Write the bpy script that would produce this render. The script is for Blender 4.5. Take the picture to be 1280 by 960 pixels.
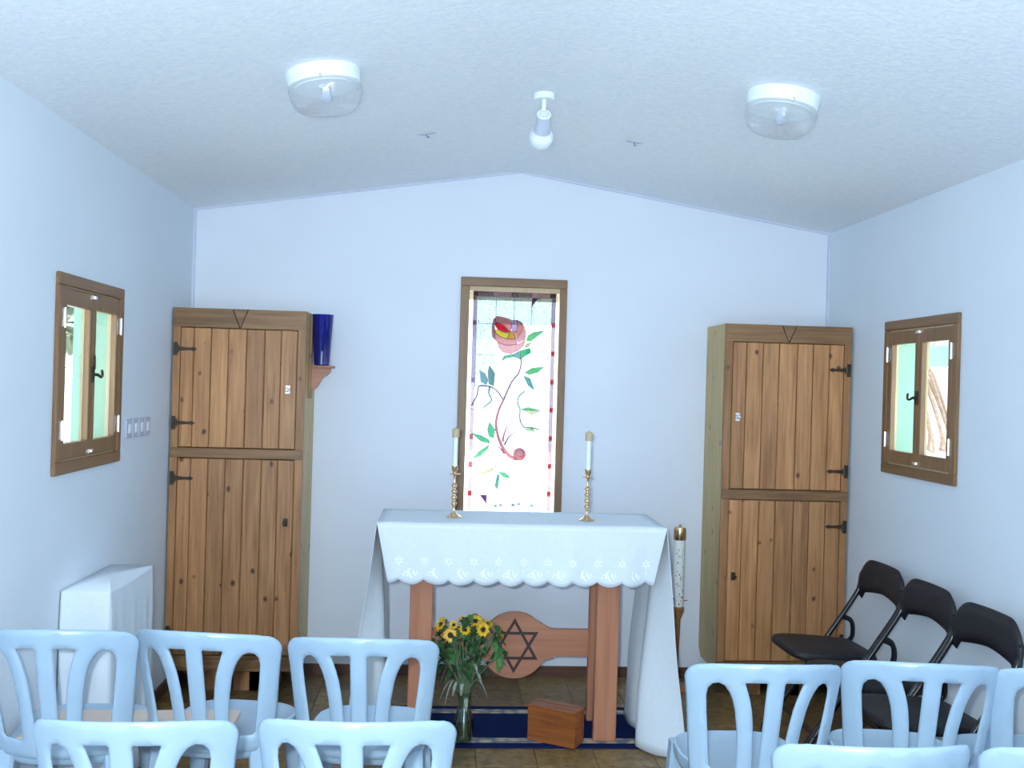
import bpy, bmesh, math, random
from mathutils import Vector, Matrix, geometry
random.seed(7)
C = bpy.context.scene.collection
for o in list(bpy.data.objects): bpy.data.objects.remove(o)
PI = math.pi
# ------------------------------------------------------------------ camera, sky, light, exposure
F_PX, CAM_H, ROLL = 1245.0, 1.55, math.radians(1.65)
PSI = math.atan(81 / F_PX)
fw = Vector((math.sin(PSI), math.cos(PSI), 0)); rt = Vector((math.cos(PSI), -math.sin(PSI), 0)); up = Vector((0, 0, 1))
r2 = rt * math.cos(ROLL) + up * math.sin(ROLL); u2 = up * math.cos(ROLL) - rt * math.sin(ROLL)
cd = bpy.data.cameras.new('camera'); cam = bpy.data.objects.new('camera', cd); C.objects.link(cam)
m = Matrix((r2, u2, -fw)).transposed().to_4x4(); m.translation = (0, 0, CAM_H); cam.matrix_world = m
cd.sensor_width = 36; cd.lens = F_PX / 1280 * 36; cd.clip_start = 0.02
bpy.context.scene.camera = cam
W = bpy.data.worlds.new('sky'); bpy.context.scene.world = W; W.use_nodes = True
W.node_tree.nodes['Background'].inputs['Color'].default_value = (0.64, 0.815, 1.03, 1)
W.node_tree.nodes['Background'].inputs['Strength'].default_value = 3.4
def area(name, loc, rot, sx, sy, power, col, portal=False):
    l = bpy.data.lights.new(name, 'AREA'); l.shape = 'RECTANGLE'; l.size = sx; l.size_y = sy; l.energy = power; l.color = col
    if portal: l.cycles.is_portal = True
    o = bpy.data.objects.new(name, l); o.location = loc; o.rotation_euler = rot; C.objects.link(o); return o
XL, XR, YB, YR = -1.338, 2.05, 5.28, -1.6
XM, ZW, ZRIDGE, TH = 0.356, 2.415, 2.682, 0.17
# the daylight openings (seen and added side windows, altar window, open doorway in the rear wall)
area('sky_portal', (XL - TH - .01, 3.82, 1.54), (0, math.radians(-90), 0), .66, .66, 1, (1, 1, 1), True)
area('sky_portal', (XR + TH + .01, 4.20, 1.54), (0, math.radians(90), 0), .66, .66, 1, (1, 1, 1), True)
area('sky_portal', (XL - TH - .01, .855, 1.54), (0, math.radians(-90), 0), .66, .66, 1, (1, 1, 1), True)
area('sky_portal', (XR + TH + .01, .855, 1.54), (0, math.radians(90), 0), .66, .66, 1, (1, 1, 1), True)
area('sky_portal', (0.345, YB + TH + .01, 1.43), (math.radians(-90), 0, 0), .5, 1.3, 1, (1, 1, 1), True)
area('sky_portal', (0.0, YR - TH - .01, 1.1), (math.radians(90), 0, 0), 1.9, 2.15, 1, (1, 1, 1), True)
sn = bpy.data.lights.new('sun', 'SUN'); sn.energy = 11; sn.color = (.90, .96, 1); sn.angle = .01
so = bpy.data.objects.new('sun', sn); so.rotation_euler = (math.radians(-11), math.radians(4), 0); C.objects.link(so)
area('camera_flash', (-.07, -.01, 1.60), (math.radians(90), 0, -PSI), .05, .03, 55, (.80, .92, 1.0))
vs = bpy.context.scene.view_settings
vs.view_transform = 'Standard'; vs.look = 'None'; vs.gamma = 1; vs.use_curve_mapping = False; vs.exposure = 0.66
# ------------------------------------------------------------------ materials
def newmat(name):
    mt = bpy.data.materials.new(name); mt.use_nodes = True
    return mt, mt.node_tree.nodes, mt.node_tree.links, mt.node_tree.nodes['Principled BSDF']
def plain(name, col, rough=.5, metal=0, noise=0.0, nscale=20, bump=0.0, bscale=80, spec=.5, **kw):
    mt, n, l, b = newmat(name)
    b.inputs['Base Color'].default_value = (*col, 1); b.inputs['Roughness'].default_value = rough
    b.inputs['Metallic'].default_value = metal; b.inputs['Specular IOR Level'].default_value = spec
    tc = n.new('ShaderNodeTexCoord')
    if noise:
        t = n.new('ShaderNodeTexNoise'); t.inputs['Scale'].default_value = nscale; t.inputs['Detail'].default_value = 5
        l.new(tc.outputs['Object'], t.inputs['Vector'])
        r = n.new('ShaderNodeValToRGB')
        r.color_ramp.elements[0].position = .3; r.color_ramp.elements[1].position = .7
        r.color_ramp.elements[0].color = (*[c * (1 - noise) for c in col], 1); r.color_ramp.elements[1].color = (*[min(1, c * (1 + noise * .5)) for c in col], 1)
        l.new(t.outputs['Fac'], r.inputs['Fac']); l.new(r.outputs['Color'], b.inputs['Base Color'])
    if bump:
        t = n.new('ShaderNodeTexNoise'); t.inputs['Scale'].default_value = bscale; t.inputs['Detail'].default_value = 4
        l.new(tc.outputs['Object'], t.inputs['Vector'])
        bp = n.new('ShaderNodeBump'); bp.inputs['Strength'].default_value = bump; bp.inputs['Distance'].default_value = .01
        l.new(t.outputs['Fac'], bp.inputs['Height']); l.new(bp.outputs['Normal'], b.inputs['Normal'])
    return mt
def wood(name, c1, c2, knot=None, rough=.45, axis='Z', gs=1.0, vary=.18):
    mt, n, l, b = newmat(name)
    tc = n.new('ShaderNodeTexCoord'); oi = n.new('ShaderNodeObjectInfo')
    add = n.new('ShaderNodeVectorMath'); add.operation = 'MULTIPLY_ADD'
    comb = n.new('ShaderNodeCombineXYZ')
    for k in range(3): l.new(oi.outputs['Random'], comb.inputs[k])
    add.inputs[1].default_value = (17, 31, 43); l.new(comb.outputs[0], add.inputs[0]); l.new(tc.outputs['Object'], add.inputs[2])
    def mapp(s):
        mp = n.new('ShaderNodeMapping'); mp.inputs['Scale'].default_value = s; l.new(add.outputs[0], mp.inputs['Vector']); return mp
    long = {'X': 0, 'Y': 1, 'Z': 2}[axis]
    s = [16 * gs] * 3; s[long] = 1.3 * gs
    mp = mapp(s); t = n.new('ShaderNodeTexNoise'); t.inputs['Scale'].default_value = 1.5; t.inputs['Detail'].default_value = 6; t.inputs['Distortion'].default_value = 1.0
    l.new(mp.outputs[0], t.inputs['Vector'])
    s = [70 * gs] * 3; s[long] = 3 * gs
    mp2 = mapp(s); t2 = n.new('ShaderNodeTexNoise'); t2.inputs['Scale'].default_value = 1.2; t2.inputs['Detail'].default_value = 4
    l.new(mp2.outputs[0], t2.inputs['Vector'])
    mx = n.new('ShaderNodeMath'); mx.operation = 'MULTIPLY_ADD'; mx.inputs[1].default_value = .45
    l.new(t2.outputs['Fac'], mx.inputs[0])
    h = n.new('ShaderNodeMath'); h.operation = 'MULTIPLY'; h.inputs[1].default_value = .55; l.new(t.outputs['Fac'], h.inputs[0]); l.new(h.outputs[0], mx.inputs[2])
    r = n.new('ShaderNodeValToRGB'); r.color_ramp.elements[0].position = .36; r.color_ramp.elements[1].position = .66
    r.color_ramp.elements[0].color = (*c2, 1); r.color_ramp.elements[1].color = (*c1, 1)
    l.new(mx.outputs[0], r.inputs['Fac']); col = r.outputs['Color']
    hs = n.new('ShaderNodeHueSaturation'); mr = n.new('ShaderNodeMapRange'); mr.inputs['To Min'].default_value = 1 - vary; mr.inputs['To Max'].default_value = 1 + vary
    l.new(oi.outputs['Random'], mr.inputs['Value']); l.new(mr.outputs[0], hs.inputs['Value']); l.new(col, hs.inputs['Color']); col = hs.outputs['Color']
    if knot:
        s = [12.5] * 3; s[long] = 9
        mp3 = mapp(s); v = n.new('ShaderNodeTexVoronoi'); v.inputs['Scale'].default_value = 1.0
        nz = n.new('ShaderNodeTexNoise'); nz.inputs['Scale'].default_value = 3; l.new(mp3.outputs[0], nz.inputs['Vector'])
        vm = n.new('ShaderNodeVectorMath'); vm.operation = 'MULTIPLY_ADD'; vm.inputs[1].default_value = (.12, .12, .12)
        l.new(nz.outputs['Color'], vm.inputs[0]); l.new(mp3.outputs[0], vm.inputs[2]); l.new(vm.outputs[0], v.inputs['Vector'])
        r3 = n.new('ShaderNodeValToRGB'); r3.color_ramp.elements[0].position = .08; r3.color_ramp.elements[1].position = .17
        r3.color_ramp.elements[0].color = (1, 1, 1, 1); r3.color_ramp.elements[1].color = (0, 0, 0, 1)
        l.new(v.outputs['Distance'], r3.inputs['Fac'])
        sp = n.new('ShaderNodeSeparateColor'); l.new(v.outputs['Color'], sp.inputs[0])
        gt = n.new('ShaderNodeMath'); gt.operation = 'LESS_THAN'; gt.inputs[1].default_value = .75; l.new(sp.outputs[0], gt.inputs[0])
        ml = n.new('ShaderNodeMath'); ml.operation = 'MULTIPLY'; l.new(gt.outputs[0], ml.inputs[0]); l.new(r3.outputs['Color'], ml.inputs[1])
        m2 = n.new('ShaderNodeMath'); m2.operation = 'MULTIPLY'; m2.inputs[1].default_value = .95; l.new(ml.outputs[0], m2.inputs[0])
        mix = n.new('ShaderNodeMixRGB'); mix.inputs['Color2'].default_value = (*knot, 1)
        l.new(m2.outputs[0], mix.inputs['Fac']); l.new(col, mix.inputs['Color1']); col = mix.outputs['Color']
    l.new(col, b.inputs['Base Color']); b.inputs['Roughness'].default_value = rough
    bp = n.new('ShaderNodeBump'); bp.inputs['Strength'].default_value = .12; bp.inputs['Distance'].default_value = .004
    l.new(mx.outputs[0], bp.inputs['Height']); l.new(bp.outputs['Normal'], b.inputs['Normal'])
    return mt
def thin_glass(name, tint, gloss=.12, rough=.02, haze=0.0, hazecol=(1, 1, 1), bump=0, bscale=30):
    mt, n, l, b = newmat(name); n.remove(b); out = n['Material Output']
    t = n.new('ShaderNodeBsdfTransparent'); t.inputs['Color'].default_value = (*tint, 1)
    g = n.new('ShaderNodeBsdfGlossy'); g.inputs['Roughness'].default_value = rough
    fr = n.new('ShaderNodeFresnel'); ge = n.new('ShaderNodeNewGeometry'); io = n.new('ShaderNodeMapRange'); io.inputs['To Min'].default_value = 1.5; io.inputs['To Max'].default_value = 1 / 1.5
    l.new(ge.outputs['Backfacing'], io.inputs['Value']); l.new(io.outputs[0], fr.inputs['IOR'])
    fm = n.new('ShaderNodeMath'); fm.operation = 'ADD'; fm.inputs[1].default_value = gloss - .04; l.new(fr.outputs[0], fm.inputs[0])
    s = n.new('ShaderNodeMixShader'); l.new(fm.outputs[0], s.inputs[0]); l.new(t.outputs[0], s.inputs[1]); l.new(g.outputs[0], s.inputs[2]); res = s
    if haze:
        d = n.new('ShaderNodeBsdfDiffuse'); d.inputs['Color'].default_value = (*hazecol, 1)
        tr = n.new('ShaderNodeBsdfTranslucent'); tr.inputs['Color'].default_value = (*hazecol, 1)
        ad = n.new('ShaderNodeMixShader'); l.new(d.outputs[0], ad.inputs[1]); l.new(tr.outputs[0], ad.inputs[2])
        s2 = n.new('ShaderNodeMixShader'); s2.inputs[0].default_value = haze; l.new(s.outputs[0], s2.inputs[1]); l.new(ad.outputs[0], s2.inputs[2]); res = s2
    if bump:
        tc = n.new('ShaderNodeTexCoord'); tn = n.new('ShaderNodeTexNoise'); tn.inputs['Scale'].default_value = bscale; l.new(tc.outputs['Object'], tn.inputs['Vector'])
        bp = n.new('ShaderNodeBump'); bp.inputs['Strength'].default_value = bump; bp.inputs['Distance'].default_value = .01
        l.new(tn.outputs['Fac'], bp.inputs['Height']); l.new(bp.outputs[0], g.inputs['Normal'])
    l.new(res.outputs[0], out.inputs['Surface']); return mt
M = {}
M['wall'] = plain('wall_paint', (.72, .80, .885), .75, noise=.02, nscale=3, bump=.03, bscale=150, spec=.2)
M['gable'] = plain('gable_light_tint', (.75, .80, .895), .75, noise=.02, nscale=3, bump=.03, bscale=150, spec=.2)  # same wall paint, lavender cast of the light put into the colour
def ceiling_mat():
    mt, n, l, b = newmat('stippled_ceiling'); b.inputs['Roughness'].default_value = .7; b.inputs['Specular IOR Level'].default_value = .35
    tc = n.new('ShaderNodeTexCoord'); mp = n.new('ShaderNodeMapping'); mp.inputs['Scale'].default_value = (38, 62, 50)
    l.new(tc.outputs['Object'], mp.inputs[0]); t = n.new('ShaderNodeTexNoise'); t.inputs['Scale'].default_value = 1; t.inputs['Detail'].default_value = 7; t.inputs['Roughness'].default_value = .65; t.inputs['Distortion'].default_value = .6
    l.new(mp.outputs[0], t.inputs[0]); r = n.new('ShaderNodeValToRGB')
    r.color_ramp.elements[0].position = .38; r.color_ramp.elements[1].position = .68
    r.color_ramp.elements[0].color = (.82, .885, .96, 1); r.color_ramp.elements[1].color = (.94, .97, 1.0, 1)
    l.new(t.outputs['Fac'], r.inputs[0]); l.new(r.outputs[0], b.inputs['Base Color'])
    bp = n.new('ShaderNodeBump'); bp.inputs['Strength'].default_value = .3; bp.inputs['Distance'].default_value = .011
    l.new(t.outputs['Fac'], bp.inputs['Height']); l.new(bp.outputs[0], b.inputs['Normal']); return mt
M['ceiling'] = ceiling_mat()
M['trim'] = plain('grey_trim', (.60, .64, .78), .7)
M['plank'] = wood('stained_pine_plank', (.57, .285, .118), (.32, .140, .052), knot=(.07, .022, .010))
M['frame'] = wood('dark_stained_pine', (.42, .20, .08), (.25, .115, .042), knot=(.10, .04, .02))
M['header'] = wood('stained_pine_header', (.34, .18, .075), (.17, .082, .032), axis='X')
M['pale'] = wood('pale_pine_side', (.62, .46, .19), (.42, .30, .12), knot=(.2, .13, .06), vary=.05)
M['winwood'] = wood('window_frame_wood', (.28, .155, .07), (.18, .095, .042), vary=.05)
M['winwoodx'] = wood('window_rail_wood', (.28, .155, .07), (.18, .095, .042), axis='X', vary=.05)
M['sill'] = wood('sunlit_reveal_wood', (.62, .47, .29), (.50, .36, .2), vary=.03)  # pale wood, yellow daylight on the window reveals painted into its tone
M['altar'] = wood('altar_oak', (.50, .215, .12), (.38, .15, .08), vary=.05, gs=.7)
M['altarx'] = wood('altar_oak_board', (.50, .215, .12), (.38, .15, .08), axis='X', vary=.05, gs=.7)
M['inlay'] = plain('dark_inlay', (.035, .014, .014), .5)
M['boxwood'] = wood('orange_varnished_wood', (.36, .115, .03), (.22, .062, .017), axis='X', rough=.25, vary=.03)
M['baseboard'] = wood('baseboard_wood', (.13, .055, .035), (.08, .034, .022), axis='X', vary=.05)
M['cloth'] = plain('white_linen', (.72, .80, .875), .85, noise=.03, nscale=60, bump=.06, bscale=300, spec=.1)
M['lace'] = plain('white_embroidery', (.93, .96, 1.0), .7)
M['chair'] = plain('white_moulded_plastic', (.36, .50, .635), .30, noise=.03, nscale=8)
M['vinyl'] = plain('black_vinyl', (.009, .0085, .012), .55, bump=.15, bscale=400)
M['tube'] = plain('black_enamel', (.008, .008, .011), .22)
M['iron'] = plain('dark_iron', (.06, .045, .03), .45, .6)
M['brass'] = plain('brass', (.78, .55, .32), .22, 1)
M['chrome'] = plain('pale_metal', (.8, .8, .82), .25, .9)
M['wax'] = plain('candle_wax', (.80, .86, .84), .5)
M['card'] = plain('beige_candle_cap', (.52, .42, .27), .6)
M['transfer'] = plain('candle_decoration', (.35, .16, .07), .6, noise=.5, nscale=200)
M['red'] = plain('red_wax_pin', (.35, .03, .02), .4)
M['plaster'] = plain('white_fitting', (.80, .88, .93), .4)
M['switch'] = plain('grey_switch_plate', (.50, .56, .68), .4)
M['cobalt'] = thin_glass('cobalt_glass', (.10, .20, .80), .12, .03, haze=.3, hazecol=(.006, .03, .42))
M['lampglass'] = thin_glass('clear_lamp_glass', (1, 1, 1), .10, .05, haze=.10, hazecol=(.92, .94, .98), bump=.8, bscale=45)
M['pane'] = thin_glass('window_pane', (.96, .98, .98), .05)
M['vase'] = thin_glass('green_vase_glass', (.82, .9, .82), .14, .03)
M['water'] = thin_glass('vase_water', (.66, .76, .55), .05)
M['green_paint'] = plain('pale_green_paint', (.25, .43, .32), .6)
M['leaf'] = plain('sunflower_leaf', (.035, .10, .03), .5, noise=.5, nscale=40)
M['leaf2'] = plain('bright_leaf', (.06, .19, .045), .5, noise=.4, nscale=40)
M['stem'] = plain('green_stem', (.14, .20, .11), .6, noise=.4, nscale=60)
M['dry'] = plain('grey_green_leaf', (.27, .33, .27), .7, noise=.4, nscale=60)
M['petal'] = plain('yellow_petal', (.85, .52, .03), .5, noise=.3, nscale=120)
M['disc'] = plain('dark_flower_disc', (.03, .012, .006), .8)
M['board'] = plain('pinkish_board', (.66, .54, .47), .6)
M['lead'] = plain('lead_came', (.12, .11, .12), .5)
M['dirt'] = plain('rusty_mark', (.25, .24, .27), .6)
M['ground'] = plain('pale_paving', (.7, .7, .66), .8)
M['out_leaf'] = plain('tree_foliage', (.15, .2, .11), .6, noise=.4, nscale=8)
M['fascia'] = plain('green_fascia', (.14, .25, .18), .6)
M['out_wall'] = plain('rendered_wall', (.85, .84, .8), .8)
M['rooftile'] = plain('pink_roof_tile', (.27, .22, .21), .8, noise=.2, nscale=20)
M['thatch'] = plain('dry_palm', (.34, .22, .15), .8, noise=.4, nscale=30)
def floor_mat():
    mt, n, l, b = newmat('vinyl_floor_tile'); b.inputs['Roughness'].default_value = .38
    tc = n.new('ShaderNodeTexCoord'); oi = n.new('ShaderNodeObjectInfo'); va = n.new('ShaderNodeVectorMath'); va.operation = 'ADD'
    l.new(tc.outputs['Object'], va.inputs[0]); l.new(oi.outputs['Location'], va.inputs[1])
    t = n.new('ShaderNodeTexNoise'); t.inputs['Scale'].default_value = 22; t.inputs['Detail'].default_value = 8; t.inputs['Roughness'].default_value = .7
    l.new(va.outputs[0], t.inputs[0]); r = n.new('ShaderNodeValToRGB'); e = r.color_ramp.elements
    e[0].position = .32; e[0].color = (.08, .046, .015, 1); e[1].position = .68; e[1].color = (.33, .215, .085, 1)
    l.new(t.outputs['Fac'], r.inputs[0]); hs = n.new('ShaderNodeHueSaturation'); mr = n.new('ShaderNodeMapRange'); mr.inputs['To Min'].default_value = .72; mr.inputs['To Max'].default_value = 1.2
    l.new(oi.outputs['Random'], mr.inputs[0]); l.new(mr.outputs[0], hs.inputs['Value']); l.new(r.outputs[0], hs.inputs['Color']); l.new(hs.outputs[0], b.inputs['Base Color']); return mt
M['tile'] = floor_mat()
M['grout'] = plain('floor_joint', (.05, .03, .012), .8)
def rug_mat():
    mt, n, l, b = newmat('patterned_runner'); b.inputs['Roughness'].default_value = .95; b.inputs['Specular IOR Level'].default_value = .1
    tc = n.new('ShaderNodeTexCoord'); sp = n.new('ShaderNodeSeparateXYZ'); l.new(tc.outputs['Object'], sp.inputs[0])
    ab = n.new('ShaderNodeMath'); ab.operation = 'ABSOLUTE'; l.new(sp.outputs[1], ab.inputs[0])
    dv = n.new('ShaderNodeMath'); dv.operation = 'DIVIDE'; dv.inputs[1].default_value = .265; l.new(ab.outputs[0], dv.inputs[0])
    r = n.new('ShaderNodeValToRGB'); r.color_ramp.interpolation = 'CONSTANT'; e = r.color_ramp.elements
    e[0].position = 0; e[0].color = (0, 0, 0, 1); e[1].position = .60; e[1].color = (1, 1, 1, 1); x = e.new(.83); x.color = (0, 0, 0, 1)
    l.new(dv.outputs[0], r.inputs[0])
    mp = n.new('ShaderNodeMapping'); mp.inputs['Scale'].default_value = (17, 30, 1); l.new(tc.outputs['Object'], mp.inputs[0])
    v = n.new('ShaderNodeTexVoronoi'); v.feature = 'F1'; v.inputs['Scale'].default_value = 1; v.inputs['Randomness'].default_value = .6; l.new(mp.outputs[0], v.inputs[0])
    r2_ = n.new('ShaderNodeValToRGB'); q = r2_.color_ramp.elements; q[0].position = .35; q[0].color = (.55, .43, .30, 1); q[1].position = .6; q[1].color = (.17, .20, .25, 1)
    l.new(v.outputs['Distance'], r2_.inputs[0]); mix = n.new('ShaderNodeMixRGB'); mix.inputs['Color1'].default_value = (.004, .014, .075, 1)
    l.new(r.outputs[0], mix.inputs[0]); l.new(r2_.outputs[0], mix.inputs[2]); l.new(mix.outputs[0], b.inputs['Base Color']); return mt
M['rug'] = rug_mat()
# ------------------------------------------------------------------ mesh helpers
def link(name, bm, mat, parent=None, smooth=False, recalc=True):
    if recalc: bmesh.ops.recalc_face_normals(bm, faces=bm.faces)
    me = bpy.data.meshes.new(name); bm.to_mesh(me); bm.free()
    if mat: me.materials.append(M[mat] if isinstance(mat, str) else mat)
    if smooth:
        for p in me.polygons: p.use_smooth = True
        if smooth != 'all': me.set_sharp_from_angle(angle=math.radians(40))
    o = bpy.data.objects.new(name, me); C.objects.link(o)
    if parent: o.parent = parent
    return o
def B(): return bmesh.new()
def box(bm, x0, x1, y0, y1, z0, z1, bev=0):
    vs_ = [bm.verts.new((x, y, z)) for x in (x0, x1) for y in (y0, y1) for z in (z0, z1)]
    fs = [(0, 1, 3, 2), (4, 6, 7, 5), (0, 4, 5, 1), (2, 3, 7, 6), (0, 2, 6, 4), (1, 5, 7, 3)]
    F = [bm.faces.new([vs_[i] for i in f]) for f in fs]
    if bev:
        ed = list({e for f in F for e in f.edges}); bmesh.ops.bevel(bm, geom=ed, offset=bev, segments=1, affect='EDGES')
    return bm
def bx(name, mat, parent, *a, bev=0): return link(name, box(B(), *a, bev=bev), mat, parent)
def lathe(bm, prof, seg=24, mat=None, cap=True):
    rings = []
    for r, z in prof:
        rings.append([bm.verts.new((max(r, 1e-5) * math.cos(2 * PI * k / seg), max(r, 1e-5) * math.sin(2 * PI * k / seg), z)) for k in range(seg)])
    for a, b in zip(rings, rings[1:]):
        for k in range(seg): bm.faces.new((a[k], a[(k + 1) % seg], b[(k + 1) % seg], b[k]))
    if cap:
        bm.faces.new(rings[0][::-1]); bm.faces.new(rings[-1])
    if mat: bmesh.ops.transform(bm, matrix=mat, verts=[v for r in rings for v in r])
    return bm
def tube(bm, pts, rad, seg=8, flat=1.0):
    pts = [Vector(p) for p in pts]; n = len(pts)
    if not isinstance(rad, (list, tuple)): rad = [rad] * n
    rings = []; ref = Vector((0, 0, 1))
    d0 = (pts[1] - pts[0]).normalized()
    if abs(d0.dot(ref)) > .9: ref = Vector((1, 0, 0))
    nrm = d0.cross(ref).normalized()
    for i, p in enumerate(pts):
        d = (pts[min(i + 1, n - 1)] - pts[max(i - 1, 0)]).normalized()
        nrm = (nrm - d * nrm.dot(d)).normalized(); bi = d.cross(nrm)
        rings.append([bm.verts.new(p + (nrm * math.cos(2 * PI * k / seg) + bi * math.sin(2 * PI * k / seg) * flat) * rad[i]) for k in range(seg)])
    for a, b in zip(rings, rings[1:]):
        for k in range(seg): bm.faces.new((a[k], a[(k + 1) % seg], b[(k + 1) % seg], b[k]))
    bm.faces.new(rings[0][::-1]); bm.faces.new(rings[-1]); return bm
def smoothpath(P, n=6):
    P = [Vector(p) for p in P]; out = []
    for i in range(len(P) - 1):
        a, b, c, d = P[max(i - 1, 0)], P[i], P[i + 1], P[min(i + 2, len(P) - 1)]
        for k in range(n):
            t = k / n; out.append(.5 * ((2 * b) + (c - a) * t + (2 * a - 5 * b + 4 * c - d) * t * t + (3 * b - a - 3 * c + d) * t ** 3))
    out.append(P[-1]); return out
def prism(bm, poly, y0, y1):          # polygon in the XZ plane, thick along Y
    a = [bm.verts.new((x, y0, z)) for x, z in poly]; b = [bm.verts.new((x, y1, z)) for x, z in poly]
    n = len(poly); bm.faces.new(a); bm.faces.new(b[::-1])
    for i in range(n): bm.faces.new((a[i], b[i], b[(i + 1) % n], a[(i + 1) % n]))
    return bm
def empty(name, loc=(0, 0, 0), rz=0, parent=None):
    o = bpy.data.objects.new(name, None); o.empty_display_size = .05; C.objects.link(o); o.location = loc; o.rotation_euler = (0, 0, rz)
    if parent: o.parent = parent
    return o
def tag(o, label, cat, group=None):
    o['label'] = label; o['category'] = cat
    if group: o['group'] = group
    return o
def struct(o): o['kind'] = 'structure'; return o
def dup(root, loc, rz=None, label=None):
    r = root.copy(); C.objects.link(r); r.location = loc
    if rz is not None: r.rotation_euler = (0, 0, rz)
    if label: r['label'] = label
    for ch in list(root.children):
        c = ch.copy(); C.objects.link(c); c.parent = r
        for g in list(ch.children):
            d = g.copy(); C.objects.link(d); d.parent = c
    return r
# ------------------------------------------------------------------ room shell
def wall_with_hole(bm, a0, a1, z0, z1, h0, h1, hz0, hz1, t0, t1, axis):
    def bb(a, b, c, d):
        if axis == 'Y': box(bm, t0, t1, a, b, c, d)
        else: box(bm, a, b, t0, t1, c, d)
    bb(a0, h0, z0, z1); bb(h1, a1, z0, z1); bb(h0, h1, z0, hz0); bb(h0, h1, hz1, z1)
    return bm
LWY, RWY, WZ0, WZ1 = (3.515, 4.125), (3.90, 4.505), 1.225, 1.855
BW = (.55, 1.16)  # unseen side windows, added so more daylight reaches the ceiling
struct(link('wall_left', wall_with_hole(wall_with_hole(B(), YR, 2.0, 0, ZW + .02, BW[0], BW[1], WZ0, WZ1, XL - TH, XL, 'Y'), 2.0, YB + TH, 0, ZW + .02, LWY[0], LWY[1], WZ0, WZ1, XL - TH, XL, 'Y'), 'wall'))
struct(link('wall_right', wall_with_hole(wall_with_hole(B(), YR, 2.0, 0, ZW + .02, BW[0], BW[1], WZ0, WZ1, XR, XR + TH, 'Y'), 2.0, YB + TH, 0, ZW + .02, RWY[0], RWY[1], WZ0, WZ1, XR, XR + TH, 'Y'), 'wall'))
SW = (0.083, 0.607, 0.82, 2.075)
bm = wall_with_hole(B(), XL, XR, 0, ZW, SW[0], SW[1], SW[2], SW[3], YB, YB + TH, 'X')
prism(bm, [(XL, ZW), (XR, ZW), (XM, ZRIDGE + .01)], YB, YB + TH)
struct(link('wall_back', bm, 'gable'))
bm = wall_with_hole(B(), XL, XR, -.01, ZW, -.95, .95, 0, 2.1, YR - TH, YR, 'X')
prism(bm, [(XL, ZW), (XR, ZW), (XM, ZRIDGE + .01)], YR - TH, YR)
struct(link('wall_rear', bm, 'wall'))
bm = B()
sl_ = (ZRIDGE - ZW) / (XM - XL)
def zc_(x): d = abs(x - XM); return ZRIDGE - sl_ * (d if d > .12 else (.06 + d * d / .24))
xs_ = [XL - TH] + [XM - .12 + .02 * k for k in range(13)] + [XR + TH]
prism(bm, [(x, zc_(x)) for x in xs_] + [(XR + TH, ZW + .1), (XM, ZRIDGE + .12), (XL - TH, ZW + .1)], YR - TH, YB + TH)
ceil_o = struct(link('ceiling', bm, 'ceiling', None, smooth=True))
fl = struct(bx('floor', 'grout', None, XL - TH, XR + TH, YR - TH, YB + TH, -.06, -.006))
tm = box(B(), .001, .249, .001, .249, -.006, 0, bev=.0012); first = None
nx = int(math.ceil((XR - XL) / .25)); k = 0
for i in range(nx):
    for j in range(15):
        x = XL + .25 * i; y = YB - .25 * (j + 1)
        if first is None: first = link('floor_tile', tm, 'tile', fl); o = first
        elif i == nx - 1:
            o = link('floor_tile', box(B(), .001, XR - x, .001, .249, -.006, 0), 'tile', fl)
        else: o = first.copy(); C.objects.link(o)
        o.location = (x, y, 0)
struct(bx('baseboard_back', 'baseboard', None, XL, XR, YB - .014, YB, 0, .055))
struct(bx('baseboard_left', 'baseboard', None, XL, XL + .014, YR, YB - .014, 0, .055))
struct(bx('baseboard_right', 'baseboard', None, XR - .014, XR, YR, YB - .014, 0, .055))
for i, (xa, za, xb, zb) in enumerate(((XL, ZW, XM, ZRIDGE), (XM, ZRIDGE, XR, ZW))):
    struct(link('trim_%d' % (i + 1), prism(B(), [(xa, za), (xb, zb), (xb, zb - .011), (xa, za - .011)], YB - .012, YB), 'trim'))
struct(bx('trim_3', 'trim', None, XL, XL + .013, YB - .013, YB, .055, ZW - .012))
struct(bx('trim_4', 'trim', None, XR - .013, XR, YB - .013, YB, .055, ZW - .012))
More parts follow.
